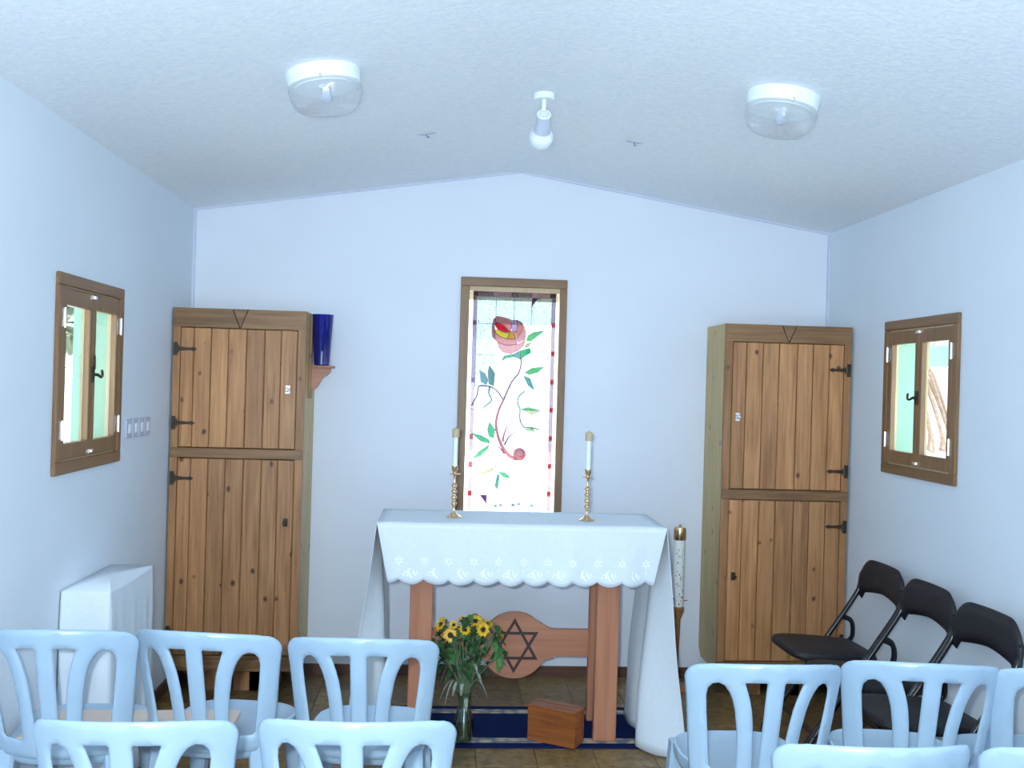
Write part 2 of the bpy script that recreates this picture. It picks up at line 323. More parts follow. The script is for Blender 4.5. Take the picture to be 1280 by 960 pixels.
# ------------------------------------------------------------------ casement windows
def casement(name, loc, rz, w, h, handle_side):
    """local x along the wall, y outward, z up, origin at the opening centre on the inner wall face"""
    r = struct(empty(name, loc, rz)); hw, hh = w / 2, h / 2; c = .042
    bm = B()
    box(bm, -hw - .035, hw + .035, -.016, 0, hh - .008, hh + .035, bev=.003); box(bm, -hw - .035, hw + .035, -.016, 0, -hh - .035, -hh + .008, bev=.003)
    link('casing', bm, 'winwoodx', r)
    bm = B()
    box(bm, -hw - .035, -hw + .008, -.0158, 0, -hh + .008, hh - .008, bev=.003); box(bm, hw - .008, hw + .035, -.0158, 0, -hh + .008, hh - .008, bev=.003)
    link('casing', bm, 'winwood', r)
    bm = B()                                                    # outer reveal, painted green
    for a in ((-hw, -hw + .006, .036, TH, -hh, hh), (hw - .006, hw, .036, TH, -hh, hh), (-hw + .006, hw - .006, .036, TH, hh - .006, hh), (-hw + .006, hw - .006, .036, TH, -hh, -hh + .006)): box(bm, *a)
    link('reveal', bm, 'green_paint', r)
    bm = B()                                                    # fixed frame inside the opening
    for a in ((-hw, -hw + .012, 0, .034, -hh, hh), (hw - .012, hw, 0, .034, -hh, hh), (-hw + .012, hw - .012, 0, .034, hh - .012, hh), (-hw + .012, hw - .012, 0, .034, -hh, -hh + .012)): box(bm, *a)
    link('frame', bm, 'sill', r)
    for s in (-1, 1):
        x0, x1 = (-hw + .014, -.0015) if s < 0 else (.0015, hw - .014)
        z0, z1 = -hh + .016, hh - .016
        bm = B()
        for a in ((x0, x1, z1 - .058, z1), (x0, x1, z0, z0 + .055)): box(bm, a[0], a[1], -.012, .01, a[2], a[3], bev=.002)
        for a in ((x0, x0 + .03, z0 + .055, z1 - .058), (x1 - .03, x1, z0 + .055, z1 - .058)): box(bm, a[0], a[1], -.012, .01, a[2], a[3], bev=.002)
        sash = link('sash', bm, 'winwood', r)
        bm = B()                                                # outer depth of the sash, daylight glow put into its colour
        box(bm, x0, x0 + .03, .0102, .020, z0, z1); box(bm, x1 - .03, x1, .0102, .020, z0, z1)
        box(bm, x0 + .03, x1 - .03, .0102, .020, z1 - .058, z1); box(bm, x0 + .03, x1 - .03, .0102, .020, z0, z0 + .055)
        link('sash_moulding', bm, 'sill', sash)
        bx('pane', 'pane', sash, x0 + .028, x1 - .028, .002, .005, z0 + .053, z1 - .056)
        hx = -hw + .01 if s < 0 else hw - .01
        for zz in (hh * .62, -hh * .62):
            bm = B(); box(bm, hx - .008, hx + .008, -.0185, -.0145, zz - .032, zz + .032); tube(bm, [(hx, -.019, zz - .034), (hx, -.019, zz + .034)], .004)
            link('hinge', bm, 'chrome', r)
    bm = B()
    box(bm, -.012, .012, -.018, -.0121, -.03, .03); tube(bm, [(0, -.018, .0), (0, -.034, 0)], .006)
    tube(bm, smoothpath([(0, -.034, 0), (handle_side * .02, -.036, -.008), (handle_side * .045, -.034, -.004), (handle_side * .052, -.03, .018)], 4), .005)
    if handle_side > 0: tube(bm, smoothpath([(-.01, -.02, .01), (-.022, -.024, .05), (-.004, -.022, .07), (.006, -.02, .02)], 4), .003)
    link('handle', bm, 'iron', r, smooth=True)
    for zz in (hh - .028, -hh + .03):
        bm = B(); box(bm, -.022, .022, -.017, -.0121, zz - .007, zz + .007); box(bm, -.005, .012, -.02, -.017, zz - .004, zz + .004); link('bolt', bm, 'chrome', r)
    return r
casement('window_1', (XL, sum(LWY) / 2, (WZ0 + WZ1) / 2), PI / 2, LWY[1] - LWY[0], WZ1 - WZ0, 1)
casement('window_2', (XR, sum(RWY) / 2, (WZ0 + WZ1) / 2), -PI / 2, RWY[1] - RWY[0], WZ1 - WZ0, -1)
casement('added_window_1', (XL, sum(BW) / 2, (WZ0 + WZ1) / 2), PI / 2, BW[1] - BW[0], WZ1 - WZ0, 1)  # added out of view to brighten the ceiling
casement('added_window_2', (XR, sum(BW) / 2, (WZ0 + WZ1) / 2), -PI / 2, BW[1] - BW[0], WZ1 - WZ0, -1)  # opposite unseen window, added for the same extra daylight
# ------------------------------------------------------------------ altar window
wa = struct(empty('window_3', (0, YB, 0)))
x0, x1, z0, z1 = SW
for n_, a, mt in (('casing', (x0 - .025, x1 + .017, -.016, 0, z1 - .012, z1 + .035), 'winwoodx'), ('casing', (x0 - .025, x1 + .017, -.016, 0, z0 - .035, z0 + .012), 'winwoodx'),
                  ('casing', (x0 - .025, x0 + .022, -.016, 0, z0 + .012, z1 - .012), 'winwood'), ('casing', (x1 - .022, x1 + .017, -.016, 0, z0 + .012, z1 - .012), 'winwood')):
    bx(n_, mt, wa, *a, bev=.003)
bm = B()
for a in ((x0, x0 + .012, .001, TH, z0, z1), (x1 - .012, x1, .001, TH, z0, z1), (x0 + .012, x1 - .012, .001, TH, z1 - .015, z1), (x0 + .012, x1 - .012, .001, TH, z0, z0 + .012)): box(bm, *a)
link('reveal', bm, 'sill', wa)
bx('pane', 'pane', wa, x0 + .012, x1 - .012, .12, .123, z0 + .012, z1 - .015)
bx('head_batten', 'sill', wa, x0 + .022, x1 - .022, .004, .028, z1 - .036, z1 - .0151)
# stained glass panel hung in the reveal: design drawn in panel metres
sg = tag(empty('stained_glass_panel', (0, YB + .03, 0)), 'tall leaded stained glass panel with pink rose and curling stem behind the altar', 'stained glass')
def gmat(name, tint, tex=0):
    if not tex: tint = tuple(c * 1.0 for c in tint)
    tint = tuple(c ** .5 for c in tint)
    mt = thin_glass(name, tint, .05, .05, haze=.12, hazecol=tuple(min(1, c * c * 1.3) for c in tint))
    if tex:
        n, l = mt.node_tree.nodes, mt.node_tree.links; t = [q for q in n if q.type == 'BSDF_TRANSPARENT'][0]
        tc = n.new('ShaderNodeTexCoord'); mp = n.new('ShaderNodeMapping'); mp.inputs['Scale'].default_value = (75, 1, 32); l.new(tc.outputs['Object'], mp.inputs[0])
        nz = n.new('ShaderNodeTexNoise'); nz.inputs['Scale'].default_value = 1; nz.inputs['Distortion'].default_value = 2; l.new(mp.outputs[0], nz.inputs[0])
        r = n.new('ShaderNodeValToRGB'); e = r.color_ramp.elements; e[0].position = .47; e[0].color = (*tint, 1); e[1].position = .53; e[1].color = (*tint, 1)
        x = e.new(.5); x.color = (*[c * (1 - tex) for c in tint], 1); l.new(nz.outputs['Fac'], r.inputs[0]); l.new(r.outputs[0], t.inputs['Color'])
    return mt
G = {k: gmat('glass_' + k, c) for k, c in dict(pink=(.40, .125, .11), palepink=(.42, .17, .16), salmon=(.38, .12, .09), lilac=(.31, .2, .29), red=(.34, .004, .008), yellow=(.36, .27, .01), orange=(.33, .14, .008),
      green=(.014, .22, .07), leaf=(.09, .28, .10), teal=(.07, .19, .15), olive=(.30, .30, .12), paleyellow=(.40, .39, .20), stem=(.10, .022, .06), snail=(.30, .045, .045), shell=(.5, .42, .52),
      ruby=(.22, .012, .012), maroon=(.07, .012, .03), purple=(.08, .03, .10), rosy=(.30, .20, .20), greyrose=(.16, .12, .15), aqua=(.12, .26, .28)).items()}
G['clear'] = gmat('glass_clear_rippled', (.40, .47, .46), .62); G['clearlow'] = gmat('glass_clear_pale', (.85, .90, .90), .14)  # lower clear panes: overexposure put into a paler, smoother tint
def px2m(px, py):
    return (.347 + (px - 643.5 + (py - 500) * .0288) * .004245 , 1.55 - (py - 480.0 - (px - 559) * .0288 + 2.3) * .004245)
def c1(a): return [px2m(540 + x / 6.4, 330 + y / 6.4) for x, y in a]
def c2(a): return [px2m(560 + x / 4.8, 440 + y / 4.8) for x, y in a]
def ccw(p): return p if sum(p[i - 1][0] * p[i][1] - p[i][0] * p[i - 1][1] for i in range(len(p))) > 0 else p[::-1]
lead = B()
def piece(poly, mat, y0=-.004, nm='glass_piece', came=True, wd=.0009):
    poly = ccw(poly); o = link(nm, prism(B(), poly, y0, y0 + .003), G[mat], sg)
    if came:
        n = len(poly)
        for i in range(n):
            a, b = Vector(poly[i]), Vector(poly[(i + 1) % n]); d = b - a
            if d.length < 1e-5: continue
            d.normalize(); p = Vector((-d.y, d.x)) * wd; e = d * wd * .5
            q = [a - p - e, b - p + e, b + p + e, a + p - e]; prism(lead, [tuple(v) for v in q], y0 - .0012, y0 + .0035)
    return o
gx0, gx1, gz0, gz1 = .126, .569, .872, 2.040
bw = .021
colx = [gx0 + bw, .249, .346, .439, gx1 - bw]
rows = [gz1 - .027, 1.868, 1.70, 1.53, 1.36, 1.19, 1.03, gz0 + .05, gz0]
for i in range(4):
    for j in range(len(rows) - 1):
        a, b = colx[i] + .0006, colx[i + 1] - .0006; t_, bo = rows[j] - .0006, rows[j + 1] + .0006
        low = not (j == 0 or (j == 1 and i == 0) or (j == 2 and i == 0))
        if i == 3 and j == 0:
            pts = [(a, bo), (b, bo), (b, t_), (a + .045, t_), (a + .025, t_ - .012), (a + .008, t_ - .035), (a, t_ - .055)]
            piece(pts, 'clear', 0, wd=.0007); piece([(a, t_), (a, t_ - .053), (a + .008, t_ - .033), (a + .025, t_ - .01), (a + .045, t_)], 'maroon', -.001, wd=.0007); continue
        piece([(a, bo), (b, bo), (b, t_), (a, t_)], 'clearlow' if low else 'clear', 0, came=not low, wd=.0007)
# border pieces: top run, then small red squares between long pale strips down both sides
tx = [gx0, .153, .236, .330, .341, .352, .36, .44, .47, .535, gx1]
tc_ = ['maroon', 'greyrose', 'lilac', 'maroon', 'greyrose', 'maroon', 'greyrose', 'lilac', 'rosy', 'maroon']
for a, b, c in zip(tx, tx[1:], tc_): piece([(a + .0005, rows[0] + .0006), (b - .0005, rows[0] + .0006), (b - .0005, gz1), (a + .0005, gz1)], c, 0, wd=.0007)
def side(xa, xb, first_cols, zs):
    zc = gz1 - .028
    for q, z in enumerate(zs):
        c = first_cols(q); piece([(xa, z + .012), (xb, z + .012), (xb, zc), (xa, zc)], c[0], 0, wd=.0006)
        piece([(xa, z - .011), (xb, z - .011), (xb, z + .011), (xa, z + .011)], c[1], 0, wd=.0006); zc = z - .012
    piece([(xa, gz0), (xb, gz0), (xb, zc), (xa, zc)], first_cols(99)[0], 0, wd=.0006)
zr = [px2m(0 + 690, y)[1] for y in (406, 442, 478, 513, 549, 584, 619)]
side(gx1 - bw + .001, gx1, lambda q: ('greyrose' if q == 0 else 'rosy', 'ruby'), zr)
zl = [px2m(589, y)[1] for y in (403, 475, 509, 546, 581, 617)]
side(gx0, gx0 + bw - .001, lambda q: (('greyrose', 'greyrose', 'lilac', 'rosy', 'rosy', 'rosy')[q] if q < 6 else 'rosy', ('maroon', 'purple', 'lilac', 'ruby', 'ruby', 'ruby')[q] if q < 6 else 'ruby'), zl)
P = lambda a, c, f=c1, y=-.004: piece(f(a), c, y)
P([(505, 480), (515, 440), (545, 414), (600, 424), (652, 442), (662, 500), (650, 545), (600, 490), (545, 462), (520, 476)], 'pink')
P([(520, 477), (545, 463), (600, 491), (650, 546), (600, 547), (545, 522)], 'red')
P([(524, 522), (545, 524), (600, 549), (640, 550), (622, 597), (570, 580), (530, 550)], 'yellow')
P([(641, 550), (655, 528), (684, 570), (690, 600), (624, 598)], 'orange')
P([(655, 450), (700, 446), (706, 500), (690, 545), (662, 525)], 'lilac')
P([(702, 445), (735, 460), (752, 520), (702, 596), (688, 598), (664, 530), (690, 547), (708, 505)], 'salmon')
P([(738, 462), (765, 500), (777, 550), (770, 600), (712, 630), (704, 600), (752, 522)], 'palepink')
P([(503, 482), (518, 478), (524, 522), (530, 552), (570, 582), (622, 599), (702, 602), (706, 640), (625, 650), (545, 625), (506, 580), (500, 530)], 'pink')
P([(545, 627), (625, 652), (706, 642), (772, 602), (762, 650), (720, 690), (655, 720), (590, 706), (555, 665)], 'palepink')
P([(780, 612), (792, 570), (840, 542), (925, 532), (865, 580), (815, 618)], 'leaf')
P([(755, 672), (782, 636), (820, 626), (800, 662)], 'olive')
P([(575, 780), (600, 732), (665, 722), (680, 745), (620, 752)], 'green')
P([(668, 722), (728, 692), (732, 764), (684, 745)], 'teal'); P([(730, 692), (808, 670), (816, 710), (765, 738), (734, 764)], 'green')
for a, c in (([(520, 135), (480, 90)], 0),): pass
L2 = lambda a, c: P(a, c, c2)
L2([(478, 124), (520, 96), (596, 88), (560, 122), (505, 138)], 'leaf'); L2([(470, 140), (512, 160), (540, 232), (500, 205)], 'teal')
L2([(265, 80), (300, 130), (292, 205), (262, 192), (256, 120)], 'teal'); L2([(205, 108), (240, 130), (258, 170), (245, 197), (215, 180)], 'aqua')
L2([(265, 420), (300, 468), (290, 520), (262, 508), (252, 468)], 'green'); L2([(155, 488), (212, 500), (262, 528), (268, 552), (210, 536)], 'green'); L2([(163, 642), (198, 600), (266, 557), (252, 590), (210, 628)], 'green')
L2([(455, 345), (500, 333), (582, 354), (520, 351)], 'leaf'); L2([(460, 348), (520, 353), (575, 357), (520, 377)], 'paleyellow')
L2([(468, 455), (520, 451), (587, 473), (525, 464)], 'leaf'); L2([(475, 460), (530, 467), (548, 480), (500, 480)], 'paleyellow')
L2([(155, 731), (230, 722), (302, 690), (270, 727), (210, 737)], 'olive'); L2([(316, 721), (360, 725), (395, 762), (350, 755)], 'green'); L2([(312, 728), (328, 745), (316, 828), (297, 812)], 'teal')
L2([(205, 860), (250, 862), (247, 915)], 'purple')
for (xx, yy, c) in ((300, 925, 'aqua'), (330, 920, 'lilac'), (405, 920, 'aqua'), (440, 915, 'rosy'), (520, 925, 'aqua')): L2([(xx - 14, yy + 8), (xx + 2, yy - 8), (xx + 16, yy + 4), (xx + 6, yy + 12)], c)
def ribbon(pts, w, mat, f=c2, y=-.006, came=True):
    P_ = [Vector((a, b, 0)) for a, b in f(pts)]; S = smoothpath(P_, 4); n = len(S)
    W_ = [w[0] + (w[1] - w[0]) * i / (n - 1) for i in range(n)] if isinstance(w, tuple) else [w] * n
    Lf, Rt = [], []
    for i, p in enumerate(S):
        d = (S[min(i + 1, n - 1)] - S[max(0, i - 1)]).normalized(); q = Vector((-d.y, d.x, 0)) * W_[i]
        Lf.append(((p + q).x, (p + q).y)); Rt.append(((p - q).x, (p - q).y))
    piece(Lf + Rt[::-1], mat, y, came=came, wd=.0006)
ribbon([(458, 40), (455, 80), (440, 130), (400, 180), (352, 285)], (.0030, .0046), 'stem')
ribbon([(352, 285), (322, 350), (305, 425), (315, 500), (342, 570), (385, 625), (432, 648)], (.0048, .0095), 'snail')
ribbon([(345, 282), (312, 236), (270, 210), (205, 205), (190, 260), (158, 322)], .0034, 'stem')
ribbon([(268, 205), (262, 250), (278, 290), (240, 325), (220, 342)], (.006, .0025), 'teal')
ribbon([(478, 235), (442, 270), (436, 310), (450, 345), (448, 390), (456, 430), (476, 455)], .0036, 'teal')
ribbon([(345, 540), (355, 490), (376, 440)], (.0065, .002), 'snail'); ribbon([(355, 560), (385, 510), (428, 478)], (.005, .001), 'stem'); ribbon([(355, 615), (330, 580), (300, 560)], (.005, .001), 'stem')
ribbon([(312, 655), (302, 690), (318, 722)], .0022, 'stem')
ctr = c2([(446, 617)])[0]
piece([(ctr[0] + .034 * math.cos(k * PI / 10), ctr[1] + .034 * math.sin(k * PI / 10)) for k in range(20)], 'snail', -.007)
piece([(ctr[0] + .002 + .021 * math.cos(k * PI / 8), ctr[1] + .007 + .019 * math.sin(k * PI / 8)) for k in range(16)], 'shell', -.010)
link('lead_lines', lead, 'lead', sg)['kind'] = 'stuff'
# ------------------------------------------------------------------ plank cupboards
def cupboard(loc, cuts, widths_total, hinge_left, zbreaks, knobs, label):
    """local: x across the front, y=0 front plane going back, z up from floor"""
    c = tag(empty('plank_cupboard', loc), label, 'cupboard'); W_ = widths_total; D = YB - .004 - loc[1]
    zt, zh, zm1, zm0, zb1, zb0 = zbreaks; sideL = not hinge_left
    bm = B()
    poly = [(0.006, zb0), (D - .05, zb0), (D, zb0 + .045), (D, zt), (0.006, zt)]
    for xs in ((0, .018), (W_ - .018, W_)):
        o = link('side_panel', prism(B(), poly, xs[0], xs[1]), 'pale', c); me = o.data
        for v in me.vertices: v.co = (v.co.y, v.co.x, v.co.z)
        me.flip_normals()
    bx('carcass_top', 'pale', c, .018, W_ - .018, .02, D, zt - .018, zt); bx('carcass_back', 'pale', c, .018, W_ - .018, D - .012, D, zb0, zt - .018)
    bx('carcass_base', 'pale', c, .018, W_ - .018, .02, D - .012, zb0, zb0 + .018)
    # plinth blocks
    for xx in (.12, W_ * .5, W_ - .24): bx('plinth_block', 'frame', c, xx, xx + .13, .07, D - .1, 0, zb0)
    # header with the carved V (three boards with fine gaps)
    hx = W_ * .5; dx = .038
    hp = link('header_board', prism(B(), [(0, zh), (hx - .003, zh), (hx - dx - .002, zt), (0, zt)], -.006, .012), 'header', c)
    link('header_board', prism(B(), [(hx + .003, zh), (W_, zh), (W_, zt), (hx + dx + .002, zt)], -.006, .012), 'header', c)
    link('header_wedge', prism(B(), [(hx, zh + .004), (hx + dx - .003, zt), (hx - dx + .003, zt)], -.006, .012), 'header', c)
    bx('header_backing', 'inlay', c, hx - .06, hx + .06, .0121, .016, zh, zt - .001)
    bx('mid_rail', 'header', c, 0, W_, -.010, .012, zm0, zm1, bev=.002); bx('bottom_rail', 'header', c, 0, W_, -.006, .012, zb0, zb1, bev=.002)
    sw0, sw1 = cuts[0], W_ - cuts[-1]
    for a, b in ((0, sw0 - .002), (cuts[-1] + .002, W_)):
        bx('stile', 'frame', c, a, b, -.004, .012, zm1, zh); bx('stile', 'frame', c, a, b, -.004, .012, zb1, zm0)
    for di, (d0, d1) in enumerate(((zm1, zh), (zb1, zm0))):
        dz0, dz1 = d0 + .004, d1 - .004
        door = bx('door', 'frame', c, sw0 + .001, cuts[-1] - .001, .006, .018, dz0, dz1)
        for a, b in zip(cuts, cuts[1:]):
            dy = random.uniform(-.001, .001)
            bx('plank', 'plank', door, a + .0016, b - .0016, -.008 + dy, .006, dz0, dz1, bev=.0028)
        kx, kz = knobs[di]
        kb = lathe(B(), [(.008, 0), (.008, .004), (.0045, .008), (.0045, .016), (.010, .02), (.011, .027), (.006, .032)], 14, Matrix.Translation((kx, -.008, kz)) @ Matrix.Rotation(PI / 2, 4, 'X'))
        box(kb, kx - .011, kx + .011, -.0105, -.008, kz - .02, kz + .02)
        link('knob', kb, 'chrome' if di == 0 else 'iron', door, smooth=True)
        for hz in ((1.675, 1.317), (1.049, .30))[di] if hinge_left else ((1.667, 1.155), (.876, .30))[di]:
            bm = B(); s = 1 if hinge_left else -1; ex = 0.012 if hinge_left else W_ - .012
            box(bm, ex - .009, ex + .009, -.011, -.004, hz - .032, hz + .032); tube(bm, [(ex + s * .012, -.012, hz - .02), (ex + s * .012, -.012, hz + .02)], .005)
            pl = [(ex + s * .012, hz - .011), (ex + s * .07, hz - .006), (ex + s * .088, hz - .010), (ex + s * .104, hz), (ex + s * .088, hz + .010), (ex + s * .07, hz + .006), (ex + s * .012, hz + .011)]
            prism(bm, pl, -.0125, -.009); link('strap_hinge', bm, 'iron', door)
    return c
FY = 4.92
cl = [1.324 - v for v in ()] 
Lc = [v + 1.328 for v in (-1.292, -1.228, -1.146, -1.064, -.977, -.890, -.811, -.733)]
cupboard((-1.328, FY, 0), Lc, .635, True, (1.875, 1.782, 1.197, 1.150, .190, .115), ((-.774 + 1.328, 1.491), (-.767 + 1.328, .843)),
         'tall stained pine plank cupboard left of the altar, beside the blue glass')
Rc = [v - 1.388 for v in (1.426, 1.496, 1.580, 1.663, 1.757, 1.838, 1.922, 1.998)]
cupboard((1.388, FY, 0), Rc, .648, False, (1.885, 1.797, 1.054, 1.005, .190, .130), ((1.458 - 1.388, 1.418), (1.458 - 1.388, .618)),
         'tall stained pine plank cupboard right of the altar, behind the black folding chairs')
# bracket shelf and blue glass
br = tag(empty('bracket_shelf', (-.6928, 5.07, 0)), 'small brown wooden bracket shelf fixed to the side of the left cupboard', 'shelf')
bx('back_plate', 'frame', br, 0, .012, -.02, .02, 1.45, 1.862, bev=.002)
bx('shelf_board', 'frame', br, .012, .122, -.05, .05, 1.603, 1.615, bev=.003)
pl = [(.012, 1.603), (.105, 1.603), (.103, 1.585), (.09, 1.568), (.072, 1.56), (.06, 1.545), (.05, 1.522), (.038, 1.503), (.022, 1.494), (.012, 1.498)]
link('bracket', prism(B(), pl, -.012, .012), 'altarx', br)
bm = B(); pr = [(.026, 0), (.034, .004), (.035, .02), (.046, .25), (.0475, .252), (.0475, .256), (.044, .256), (.043, .25), (.032, .02), (.03, .01), (0.001, .008)]
lathe(bm, [(r * 1.13, z) for r, z in pr], 32, cap=False); bg = link('glass_lamp', bm, 'cobalt', None, smooth=True); bg.location = (-.634, 5.07, 1.6155)
tag(bg, 'cobalt blue tapered sanctuary glass on the bracket shelf', 'glass')
# ------------------------------------------------------------------ altar table
at = tag(empty('altar_table', (0, 0, 0)), 'reddish oak altar table with a six pointed star board, under the lace cloth', 'table')
bx('tabletop', 'altarx', at, -.262, .938, 4.20, 4.635, .918, .950, bev=.004)
for (a, b, c_, d) in ((-.132, -.034, 4.29, 4.33), (.676, .776, 4.29, 4.33), (-.132, -.052, 4.55, 4.59), (.684, .764, 4.55, 4.59)):
    bx('leg', 'altar', at, a, b, c_, d, .008, .918, bev=.004)
for (a, b) in ((-.118, -.085), (.72, .753)): bx('side_rail', 'altar', at, a, b, 4.331, 4.549, .84, .9)
cx, cz, R = .341, .352, .152
poly = [(-.052, .303), (.150, .303), (.162, .297), (.166, .285), (.180, .282)]
poly = [(-.0519, .303), (.160, .303), (.160, .294)] + [(cx + R * math.cos(a), cz + R * math.sin(a)) for a in [math.radians(t) for t in range(206, 335, 8)]] + [(.522, .294), (.522, .303), (.6839, .303), (.6839, .427), (.535, .427)] \
    + [(.505, .430), (.485, .440), (.467, .452), (.452, .460)] + [(cx + R * math.cos(a), cz + R * math.sin(a)) for a in [math.radians(t) for t in range(50, 131, 5)]] + [(.23, .460), (.215, .452), (.197, .440), (.177, .430), (.147, .427), (-.0519, .427)]
sb = link('star_board', prism(B(), poly, 4.556, 4.584), 'altarx', at)
bm = B(); Rs = .127
for off in (90, -90):
    V = [Vector((cx + Rs * math.cos(math.radians(off + 120 * k)), cz - .001 + Rs * math.sin(math.radians(off + 120 * k)))) for k in range(3)]
    U = [Vector((cx, cz - .001)) + (v - Vector((cx, cz - .001))) * .80 for v in V]
    for k in range(3):
        prism(bm, [tuple(V[k]), tuple(V[(k + 1) % 3]), tuple(U[(k + 1) % 3]), tuple(U[k])], 4.5535 if off > 0 else 4.5530, 4.5562)
link('star_emblem', bm, 'inlay', sb)
# ------------------------------------------------------------------ altar cloth
def front_y(x, z):
    Xa, Xb = -.276, .952; v = (.9535 - z) / .245; i = .05 * v; u = (x - Xa - i) / (Xb - Xa - 2 * i); e = min(u, 1 - u)
    return 4.188 - .004 - .010 * v - .006 * v * math.sin(u * 31) - .004 * v * math.sin(u * 57 + 1) + .018 * v * math.exp(-e * 22)
def build_cloth():
    bm = B(); Xa, Xb, Ya, Yb_, Zt = -.276, .952, 4.188, 4.648, .9535
    nu, nv = 96, 14
    def grid(f, nu, nv):
        g = [[bm.verts.new(f(i / nu, j / nv)) for j in range(nv + 1)] for i in range(nu + 1)]
        for i in range(nu):
            for j in range(nv): bm.faces.new((g[i][j], g[i + 1][j], g[i + 1][j + 1], g[i][j + 1]))
    grid(lambda u, v: (Xa + (Xb - Xa) * u, Ya + (Yb_ - Ya) * v, Zt + .0008 * math.sin(u * 23) * math.sin(v * 7)), 24, 8)
    def front(u, v):
        inset = .05 * v; x = Xa + inset + (Xb - Xa - 2 * inset) * u
        sc = abs(math.sin((x - .029) / .1045 * PI)) ** .75           # scallops, cusps up
        dep = .230 + .023 * sc; e = min(u, 1 - u); dep *= 1 - .02 * math.exp(-e * 30)
        y = Ya - .004 - .010 * v - .006 * v * math.sin(u * 31) - .004 * v * math.sin(u * 57 + 1) + .018 * v * math.exp(-e * 22)
        return (x, y, Zt - dep * v)
    grid(front, nu * 3, 12)
    def sidef(X, P):
        S = smoothpath([(a, b, 0) for a, b in P], 8); n = len(S) - 1
        def f(u, v):
            q = S[min(int(u * n), n - 1)].lerp(S[min(int(u * n) + 1, n)], u * n - int(u * n)) if u < 1 else S[-1]
            t = v; a = Vector((X, Ya + (Yb_ - Ya) * u, 0)); w = t ** .85 if u > .25 else t
            w = t ** (1 - .25 * min(1, u * 3)); p = a.lerp(q, w)
            wob = .006 * math.sin(t * 9 + u * 12) * t
            return (p.x + wob, p.y, Zt + (.010 - Zt) * t + (.004 * math.sin(u * 25) if v == 1 else 0))
        return f
    grid(sidef(Xb, [(1.03, 4.07), (.94, 4.13), (.85, 4.22), (.875, 4.32), (.945, 4.37), (.875, 4.48), (.865, 4.62)]), 48, 24)
    grid(sidef(Xa, [(-.39, 4.07), (-.30, 4.14), (-.215, 4.22), (-.24, 4.32), (-.30, 4.37), (-.225, 4.48), (-.22, 4.62)]), 48, 24)
    bmesh.ops.remove_doubles(bm, verts=bm.verts, dist=.0006)
    me_o = link('altar_cloth', bm, 'cloth', None, smooth='all')
    s = me_o.modifiers.new('thick', 'SOLIDIFY'); s.thickness = .0016; s.offset = 0
    return me_o
ac = build_cloth(); tag(ac, 'white scalloped lace altar cloth draped over the altar to the floor', 'cloth')
yF = 4.188 - .0145
first = None
for k in range(-4, 9):
    x = .029 + .1045 * (k) + .05; x = .029 + .1045 * k
    if not -.22 < x < .90: continue
    if first is None:
        bm = B()
        for a in range(6):
            an = a * PI / 3 + PI / 6; d = Vector((math.cos(an), math.sin(an))); n_ = Vector((-d.y, d.x))
            q = [d * .003, d * .012 + n_ * .0042, d * .020, d * .012 - n_ * .0042]; prism(bm, [tuple(v) for v in q], -.0016, .001)
        prism(bm, [(-.0015, -.03), (.0015, -.03), (.002, -.045), (-.002, -.045)], -.0012, .001)
        o = first = link('embroidered_star', bm, 'lace', ac)
    else: o = first.copy(); C.objects.link(o)
    o.location = (x, front_y(x, .80) - .0012, .800)
first = None
for k in range(-4, 9):
    x = .029 + .1045 * (k + .5)
    if not -.22 < x < .90: continue
    if first is None:
        bm = B()
        for q in range(15):
            an = random.uniform(0, 2 * PI); rr = random.uniform(.004, .036); c0 = Vector((rr * math.cos(an), .6 * rr * math.sin(an))); an2 = random.uniform(0, PI)
            d = Vector((math.cos(an2), math.sin(an2))); n_ = Vector((-d.y, d.x))
            prism(bm, [tuple(c0 - d * .009), tuple(c0 + n_ * .004), tuple(c0 + d * .009), tuple(c0 - n_ * .004)], -.0014 - q * .00006, .001)
        o = first = link('embroidered_flower', bm, 'lace', ac)
    else: o = first.copy(); C.objects.link(o)
    o.location = (x, front_y(x, .745) - .0016, .745)
# ------------------------------------------------------------------ candlesticks and candles
def knot_prof():
    p = [(.034, 0), (.035, .003), (.030, .006), (.018, .012), (.009, .022), (.006, .034), (.0055, .048)]
    z = .048
    for k in range(4):
        for t in range(1, 8): a = t / 8 * PI; p.append((.0035 + .0098 * math.sin(a), z + .026 * t / 8 + .0))
        z += .026
    p += [(.005, z + .004), (.0045, z + .028), (.007, z + .034), (.024, z + .037), (.025, z + .040), (.008, z + .042), (.009, z + .048), (.0145, z + .060), (.0145, z + .074), (.013, z + .074), (.012, z + .066), (.001, z + .066)]
    return p, z + .066
pr, ctop = knot_prof()
def candlestick(x, y, lab1, lab2):
    c = tag(empty('candlestick', (x, y, .9552)), lab1, 'candlestick', 'brass candlesticks on the altar')
    link('stem', lathe(B(), pr, 20), 'brass', c, smooth=True)
    k = tag(empty('candle', (x, y, .9552 + ctop + .0005)), lab2, 'candle', 'white candles in the brass candlesticks')
    link('wax', lathe(B(), [(.0105, 0), (.0105, .162)], 18), 'wax', k, smooth=True)
    link('cap', lathe(B(), [(.015, .134), (.0165, .138), (.0165, .166), (.014, .172), (.003, .174)], 16), 'card', k, smooth=True)
    link('wick', lathe(B(), [(.001, .1745), (.001, .181)], 6), 'inlay', k)
candlestick(.045, 4.405, 'beaded brass candlestick on the left of the altar', 'white candle with beige cap in the left candlestick')
candlestick(.634, 4.385, 'beaded brass candlestick on the right of the altar', 'white candle with beige cap in the right candlestick')
